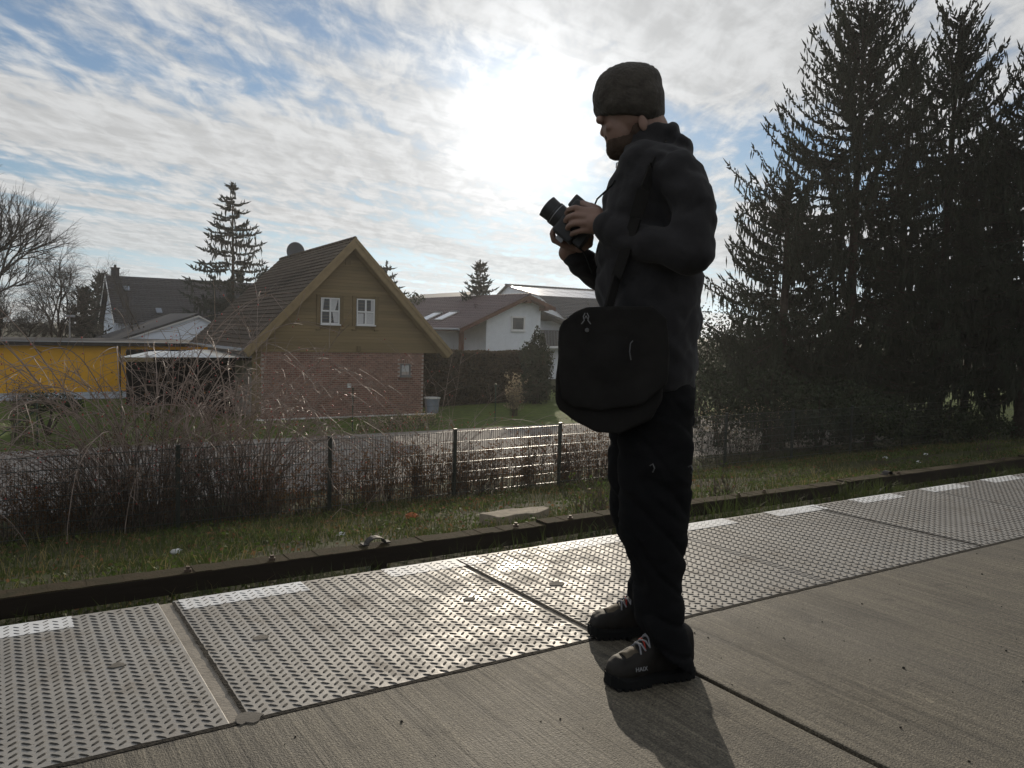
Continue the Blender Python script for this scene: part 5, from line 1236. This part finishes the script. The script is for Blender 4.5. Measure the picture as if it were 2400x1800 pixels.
# knit cap
CP = MB(); ellipsoid(CP, pp(1355, 205), .099, .100, .086, RAD(-10), power=.86); ellipsoid(CP, pp(1372, 190), .082, .090, .072, 0, power=.9); ellipsoid(CP, pp(1390, 222), .062, .094, .075, 0, power=.9); ellipsoid(CP, pp(1318, 222), .052, .084, .060, RAD(-15), power=.9); ellipsoid(CP, pp(1404, 246), .040, .080, .034, 0)
loft(CP, [(pp(1289, 256), pp(1424, 270), .082, 0), (pp(1281, 240), pp(1436, 248), .098, 0), (pp(1283, 218), pp(1434, 218), .100, 0)], power=.95)
skin_over(CP, 'knit_cap', M_knit, person, .006, 4, lambda c: .006 * noise.noise(Vector((c.x * 14, c.y * 14, c.z * 9))) + .0014 * math.sin(math.atan2((c - Vector(pp(1362, 200))).dot(PV), (c - Vector(pp(1362, 200))).dot(PR)) * 60))
# --- jacket
J = MB()
loft(J, [(pp(1338, 845), pp(1506, 838), .185, 0), (pp(1318, 760), pp(1508, 760), .200, 0), (pp(1303, 690), pp(1516, 690), .205, 0), (pp(1290, 620), pp(1520, 620), .205, 0), (pp(1287, 560), pp(1524, 560), .205, 0), (pp(1295, 500), pp(1530, 500), .21, 0), (pp(1304, 440), pp(1532, 440), .215, 0), (pp(1316, 395), pp(1530, 400), .215, 0), (pp(1330, 360), pp(1522, 365), .20, 0), (pp(1338, 335), pp(1506, 345), .165, 0), (pp(1342, 318), pp(1480, 325), .12, 0)], power=.9)
capsule(J, pp(1470, 385, -.17), pp(1497, 445, -.232), .078, .068); capsule(J, pp(1497, 445, -.232), pp(1498, 540, -.258), .068, .064)
capsule(J, pp(1494, 545, -.256), pp(1400, 524, -.205), .066, .056); capsule(J, pp(1400, 524, -.205), pp(1312, 490, -.133), .056, .048)
capsule(J, pp(1440, 385, .17), pp(1395, 500, .24), .085, .076); capsule(J, pp(1395, 500, .24), pp(1345, 612, .255), .074, .068)
capsule(J, pp(1345, 610, .255), pp(1285, 583, .17), .068, .058); capsule(J, pp(1285, 583, .17), pp(1243, 556, .10), .056, .044)
loft(J, [(pp(1352, 345), pp(1500, 350), .125, 0), (pp(1348, 318), pp(1470, 318), .092, 0), (pp(1354, 298), pp(1452, 292), .084, 0), (pp(1366, 288), pp(1446, 274), .082, 0)])
ellipsoid(J, pp(1470, 318), .040, .105, .030, RAD(35)); ellipsoid(J, pp(1444, 296), .030, .088, .042, RAD(25))
def jfold(c):
    q = c - PC; r_ = q.dot(PR); v_ = q.dot(PV); z = c.z
    return .013 * noise.noise(Vector((r_ * 6 + z * 4, v_ * 6, z * 12 - r_ * 8))) + .006 * noise.noise(Vector((r_ * 18, v_ * 18, z * 26 + r_ * 14))) - .0045 * max(0, 1 - 5 * abs(noise.noise(Vector((r_ * 5 + z * 3, v_ * 5, z * 9 - r_ * 7)))))
jacket = skin_over(J, 'jacket', M_jack, person, .0065, 5, jfold)
# collar scarf, pocket flap, zip
SC = MB(); loft(SC, [(pp(1344, 362), pp(1446, 338), .085, 0), (pp(1346, 342), pp(1448, 310), .088, 0), (pp(1352, 330), pp(1444, 292), .080, 0)])
skin_over(SC, 'scarf', mat('grey patterned scarf', (.075, .075, .085), .9, .15, 0, .45, 28, bump=.5, bscale=60, bdist=.006), person, .006, 3, lambda c: .010 * noise.noise(c * 26))
MB().tube([pp(1340, 348, -.01), pp(1332, 353, -.012), pp(1331, 362, -.012), pp(1338, 366, -.01)], .0022, 6).build('zip_pull', M_steel, person)
for q in ((1493, 1015), (1410, 1012)):
    MB().tube([pp(q[0] - 6, q[1] - 6, -.215), pp(q[0], q[1] - 10, -.225), pp(q[0] + 4, q[1], -.225), pp(q[0], q[1] + 8, -.215)], .0018, 6).build('pocket_ring', M_ring, person)
# --- trousers
T = MB()
loft(T, [(pp(1340, 770), pp(1500, 770), .165, 0), (pp(1325, 830), pp(1502, 835), .180, 0), (pp(1318, 880), pp(1500, 885), .188, 0), (pp(1316, 925), pp(1498, 925), .180, 0)])
def leg(pts, v0, v1):
    n = len(pts)
    loft(T, [(pp(a, y if not hasattr(y, '__len__') else y[0], v0 + (v1 - v0) * i / (n - 1)), pp(b, y if not hasattr(y, '__len__') else y[1], v0 + (v1 - v0) * i / (n - 1)), hw, 0) for i, (y, a, b, hw) in enumerate(pts)], power=.95)
leg([(860, 1330, 1500, .10), (930, 1334, 1499, .105), (1000, 1336, 1497, .108), (1060, 1336, 1494, .106), (1110, 1337, 1490, .103), (1150, 1340, 1486, .099), (1190, 1350, 1484, .092), (1240, 1362, 1480, .086), (1300, 1369, 1477, .080), ((1330, 1352), 1373, 1482, .078), ((1345, 1395), 1380, 1491, .078), ((1354, 1435), 1389, 1499, .078), ((1360, 1458), 1394, 1500, .076)], -.085, -.168)
leg([(860, 1320, 1480, .10), (930, 1313, 1470, .103), (1000, 1311, 1465, .104), (1060, 1312, 1455, .103), (1105, 1319, 1450, .098), (1150, 1333, 1448, .092), (1195, 1350, 1446, .086), (1240, 1358, 1446, .08), (1285, 1358, 1444, .076), ((1312, 1330), 1362, 1440, .074), ((1325, 1355), 1367, 1440, .070)], .085, .178)
def tfold(c):
    q = c - PC; r_ = q.dot(PR); v_ = q.dot(PV); z = c.z; k = max(0, min(1, (1.0 - z) / .8))
    return (.004 + .008 * k) * noise.noise(Vector((r_ * 8, v_ * 8, z * 15 + r_ * 9))) + .004 * noise.noise(Vector((r_ * 20, v_ * 20, z * 34))) - (.003 + .007 * k) * max(0, 1 - 6 * abs(noise.noise(Vector((r_ * 5, v_ * 5, z * 10 + r_ * 6)))))
skin_over(T, 'trousers', M_trou, person, .0075, 4, tfold)
# --- boots
def boot(heel, toe, nm, text=False, seed=1):
    h = Vector((heel[0], heel[1], 0)); d = Vector((toe[0] - heel[0], toe[1] - heel[1], 0)); L = d.length; d.normalize(); s = Vector((d.y, -d.x, 0))
    def X(u, w, z): return h + d * (u * L) + s * w + UPV * z
    K = MB(); seg = 22
    def sect(rings):
        v = []
        for (u, hw, z0, z1, off) in rings:
            for j in range(seg):
                t = 2 * math.pi * j / seg; cx, sx = math.cos(t), math.sin(t); cx = math.copysign(abs(cx) ** .7, cx); sx = math.copysign(abs(sx) ** .8, sx)
                v.append(X(u, off + hw * cx, (z0 + z1) / 2 + (z1 - z0) / 2 * sx))
        n = len(rings); K.add(v, [(i * seg + j, i * seg + (j + 1) % seg, (i + 1) * seg + (j + 1) % seg, (i + 1) * seg + j) for i in range(n - 1) for j in range(seg)] + [tuple(range(seg - 1, -1, -1)), tuple(range((n - 1) * seg, n * seg))])
    sect([(.02, .022, .03, .10, 0), (.05, .034, .025, .15, 0), (.15, .039, .022, .17, 0), (.30, .040, .022, .175, 0), (.42, .041, .022, .160, 0), (.52, .043, .022, .134, .002), (.64, .047, .022, .108, .003), (.76, .050, .022, .090, .003), (.88, .046, .022, .082, .002), (.95, .036, .024, .068, 0), (.985, .021, .03, .052, 0)])
    v0 = X(.24, 0, .12); capsule(K, X(.30, 0, .12), X(.33, 0, .22), .044, .042)
    bt = skin_over(K, 'boot', M_boot, person, .0045, 3, lambda c: .0025 * noise.noise(c * 22) + .0012 * noise.noise(c * 60))
    # sole with tread lugs
    SL = MB(); out = [(0, .0), (.0, .5), (.04, .78), (.12, .92), (.3, .86), (.45, .86), (.6, .98), (.75, 1.08), (.88, 1.02), (.96, .78), (1.0, .42)]
    prof = [(u, .047 * w) for u, w in out]; poly = prof + [(u, -w) for u, w in prof[::-1]]
    n = len(poly); SL.add([X(u, w, .007) for u, w in poly] + [X(u * 1.0, w * 1.02, .028 + (.012 if u > .9 else 0)) for u, w in poly], [tuple(range(n)), tuple(range(2 * n - 1, n - 1, -1))] + [(i, (i + 1) % n, (i + 1) % n + n, i + n) for i in range(n)])
    for k in range(14):
        u = .03 + k * .068; 
        if .40 < u < .52: continue
        w = np.interp(u, [p_[0] for p_ in prof], [p_[1] for p_ in prof]) * 1.03
        for sg in (-1, 1): a, b = sorted((sg * w, sg * w * .35)); SL.add([X(u, a, 0), X(u + .045, a, 0), X(u + .045, b, 0), X(u, b, 0), X(u, a, .008), X(u + .045, a, .008), X(u + .045, b, .008), X(u, b, .008)], [(0, 3, 2, 1), (4, 5, 6, 7), (0, 1, 5, 4), (1, 2, 6, 5), (2, 3, 7, 6), (3, 0, 4, 7)])
    SL.build('sole', M_sole, bt)
    # pale nubuck vamp panel, laces
    VP = MB()
    for i in range(6):
        for j in range(9):
            pass
    v = []; us = (.69, .735, .78, .825); zt = [np.interp(u, [.52, .64, .76, .88], [.134, .108, .090, .082]) for u in us]
    for u, z in zip(us, zt):
        for j in range(9):
            t = -1 + 2 * j / 8; v.append(X(u, .003 + t * .043, z + .0045 - .030 * abs(t) ** 2.4))
    o = VP.add(v, [(i * 9 + j, i * 9 + j + 1, (i + 1) * 9 + j + 1, (i + 1) * 9 + j) for i in range(3) for j in range(8)]).build('vamp_panel', M_toecap, bt, smooth=True); o.modifiers.new('t', 'SOLIDIFY').thickness = .004
    LC = MB(); LR = MB()
    for k in range(5):
        u = .68 - k * .05; z = float(np.interp(u, [.30, .42, .52, .64, .76], [.180, .164, .136, .110, .092])) + .005
        (LC if k != 1 else LR).tube([X(u, -.030, z - .014), X(u - .02, -.012, z + .004), X(u - .035, .012, z + .008), X(u - .05, .032, z - .004)], .0028, 6)
        LC.tube([X(u, .030, z - .014), X(u - .02, .012, z + .005), X(u - .035, -.012, z + .009), X(u - .05, -.032, z - .004)], .0028, 6)
    LC.build('laces', M_lace, bt); LR.build('lace_loop', M_lace_r, bt)
    if text:
        cu = bpy.data.curves.new('boot_lettering', 'FONT'); cu.body = 'HAIX'; cu.size = .017; cu.extrude = .0006; cu.align_x = 'CENTER'
        tob = bpy.data.objects.new('boot_lettering', cu); COL.objects.link(tob); dg = bpy.context.evaluated_depsgraph_get(); me = bpy.data.meshes.new_from_object(tob.evaluated_get(dg)); bpy.data.objects.remove(tob, do_unlink=True)
        lo = bpy.data.objects.new('lettering', me); COL.objects.link(lo); me.materials.clear(); me.materials.append(mat('pale lettering', (.22, .22, .225), .7)); lo.parent = bt
        xd = -d; nd = (s * 1.0 + UPV * .25).normalized()
        if nd.dot(EY - h) < 0: nd = (-s + UPV * .25).normalized()
        if xd.cross(UPV).dot(nd) < 0: xd = -xd
        yd = nd.cross(xd).normalized(); M = Matrix((xd, yd, nd)).transposed().to_4x4(); sgn = 1 if nd.dot(s) > 0 else -1
        M.translation = X(.72, sgn * .0555, .058); lo.matrix_world = M
    return bt
boot((1.770, 1.688), (1.488, 1.742), 'near', True); boot((1.985, 1.965), (1.685, 2.075), 'far', False)
tag(person, 'person in dark jacket and knit cap looking down at a camera held in both hands', 'person')

# --- camera held in the hands
camt = thing('hand_camera', 'black camera with big lens held in both hands in front of the chest', 'camera')
Bc = pp(1240, 482, .0); e1 = (PR * .78 - UPV * .62).normalized(); e2 = (PR * .62 + UPV * .78).normalized(); e3 = PV
def obox(mb, c, h1, h2, h3, taper=1.0):
    vs = [c + e1 * a * h1 + e2 * b * h2 * (taper if a < 0 else 1) + e3 * w * h3 for a in (-1, 1) for b in (-1, 1) for w in (-1, 1)]
    mb.add(vs, [(0, 1, 3, 2), (4, 6, 7, 5), (0, 4, 5, 1), (2, 3, 7, 6), (0, 2, 6, 4), (1, 5, 7, 3)])
mb = MB(); obox(mb, Bc, .034, .060, .055); mb.build('camera_body', M_cam, camt, bevel=.007)
mb = MB(); obox(mb, pp(1256, 449, .0), .036, .022, .030); mb.build('viewfinder_hump', M_cam, camt, bevel=.006)
mb = MB(); obox(mb, Bc + e1 * .052 - e2 * .010, .014, .040, .045); mb.build('rear_screen', M_cam, camt, bevel=.003)
mb = MB(); obox(mb, Bc - e2 * .066 - e1 * .004, .012, .006, .006); mb.build('strap_lug', M_steel, camt)
Lc = pp(1206, 466, .0); mb = MB(); b0 = Lc + e1 * .040; f0 = Lc - e1 * .047
mb.tube([b0, Lc + e1 * .02, Lc + e1 * .019, Lc - e1 * .015, Lc - e1 * .016, f0], [.031, .031, .036, .037, .034, .036], 28); ln = mb.build('lens', M_cam, camt, smooth=False)
mb = MB(); mb.tube([Lc - e1 * .008, Lc - e1 * .006], .0375, 28); mb.build('focus_ring', M_steel, ln)
mb = MB(); mb.tube([f0 - e1 * .0006, f0 - e1 * .0025], [.029, .028], 24); mb.build('front_glass', M_lensg, ln)
mb = MB()
mb.tube([Bc + e2 * .05 + e1 * .03 + PV * -.05, pp(1290, 430, -.09), pp(1322, 400, -.13), pp(1340, 372, -.10), pp(1352, 350, -.06)], .0028, 6); mb.tube([Bc - e2 * .05 + e1 * .03, pp(1262, 545, -.02), pp(1280, 592, -.03), pp(1293, 570, -.05), pp(1292, 540, -.08)], .0028, 6)
mb.build('camera_strap', M_sole, camt)

# --- shoulder bag at the hip
bag = thing('shoulder_bag', 'dark shoulder bag with rounded flap hanging in front of the hip of the person', 'bag')
def slab_outline(name, pts, v0, v1, m, parent, bevel):
    n = len(pts); vs = [pp(x, y, v0) for x, y in pts] + [pp(x, y, v0) + PV * (v1 - v0) for x, y in pts]
    return MB().add(vs, [tuple(range(n)), tuple(range(2 * n - 1, n - 1, -1))] + [(i, i + n, (i + 1) % n + n, (i + 1) % n) for i in range(n)]).build(name, m, parent, bevel=bevel, smooth=False)
def soft_slab(name, pts, v0, v1, m, parent, voxel, smooth, folds):
    n = len(pts); vs = [pp(x, y, v0) for x, y in pts] + [pp(x, y, v0) + PV * (v1 - v0) for x, y in pts]
    mb = MB().add(vs, [tuple(range(n)), tuple(range(2 * n - 1, n - 1, -1))] + [(i, i + n, (i + 1) % n + n, (i + 1) % n) for i in range(n)]); return mb
bb = soft_slab('bag_body', [(1212, 706), (1232, 682), (1256, 670), (1300, 666), (1400, 670), (1430, 690), (1438, 760), (1432, 860), (1405, 908), (1340, 940), (1290, 938), (1250, 917), (1222, 900), (1205, 888), (1198, 872), (1200, 800), (1206, 740)], -.235, -.02, M_bag, bag, .006, 10, None)
ellipsoid(bb, pp(1318, 790, -.205), .125, .050, .135)
skin_over(bb, 'bag_body', M_bag, bag, .0065, 12, lambda c: .007 * noise.noise(c * 9) + .003 * noise.noise(c * 24))
fb = soft_slab('bag_flap', [(1206, 712), (1212, 694), (1240, 672), (1266, 662), (1330, 660), (1410, 664), (1440, 686), (1448, 760), (1440, 832), (1384, 876), (1300, 888), (1234, 882), (1212, 862), (1207, 780)], -.252, -.215, M_bag, bag, .006, 8, None)
ellipsoid(fb, pp(1322, 775, -.222), .118, .042, .105)
skin_over(fb, 'bag_flap', M_bag, bag, .0055, 9, lambda c: .005 * noise.noise(c * 10 + Vector((3, 0, 0))) + .002 * noise.noise(c * 30))
mb = MB(); pl = [pp(1312, 672, -.235), pp(1332, 600, -.195), pp(1352, 540, -.215), pp(1374, 470, -.238), pp(1392, 410, -.240), pp(1408, 365, -.215), pp(1424, 335, -.150), pp(1440, 312, -.06)]
for a, b in zip(pl[:-1], pl[1:]): mb.bar(a, b, .006, .038)
mb.build('strap', M_bag, bag)
mb = MB(); mb.tube([pp(1367, 866 - 600 + 470, -.262)] * 1 + [pp(1362, 742, -.264), pp(1360, 760, -.266), pp(1363, 778, -.264)], .0018, 6); mb.build('loop', M_ring, bag)
mb = MB()
for sg in (-1, 1):
    mb.tube([pp(1266 + sg * 2, 676, -.2605), pp(1266 + sg * 6, 684, -.2605), pp(1266 + sg * 4, 692, -.2605), pp(1266 + sg * 10, 700, -.2605)], .0016, 5)
    mb.tube([pp(1266 + sg * 3, 688, -.2605), pp(1266, 682, -.2605)], .0014, 5)
mb.build('emblem', mat('faded print', (.16, .16, .16), .8), bag)
q = pp(1268, 713, -.2585); mb = MB(); mb.tube([q, q - PV * .004], [.006, .005], 12); mb.build('snap_rivet', M_ring, bag)

# ------------------------------------------------------------------ thin haze round everything, added to lift the dark tones like window glare
hm = bpy.data.materials.new('haze air'); hm.use_nodes = True; t = hm.node_tree; t.nodes.clear()
ov = t.nodes.new('ShaderNodeOutputMaterial'); pv = t.nodes.new('ShaderNodeVolumePrincipled')
pv.inputs['Color'].default_value = (.93, .93, .93, 1); pv.inputs['Density'].default_value = .0005; pv.inputs['Anisotropy'].default_value = .55
t.links.new(pv.outputs[0], ov.inputs['Volume'])
tag(MB().box((-520, -320, -3.6), (760, 920, 14.5)).build('haze', hm), 'thin pale haze added to lift the dark tones', 'haze', kind='stuff')
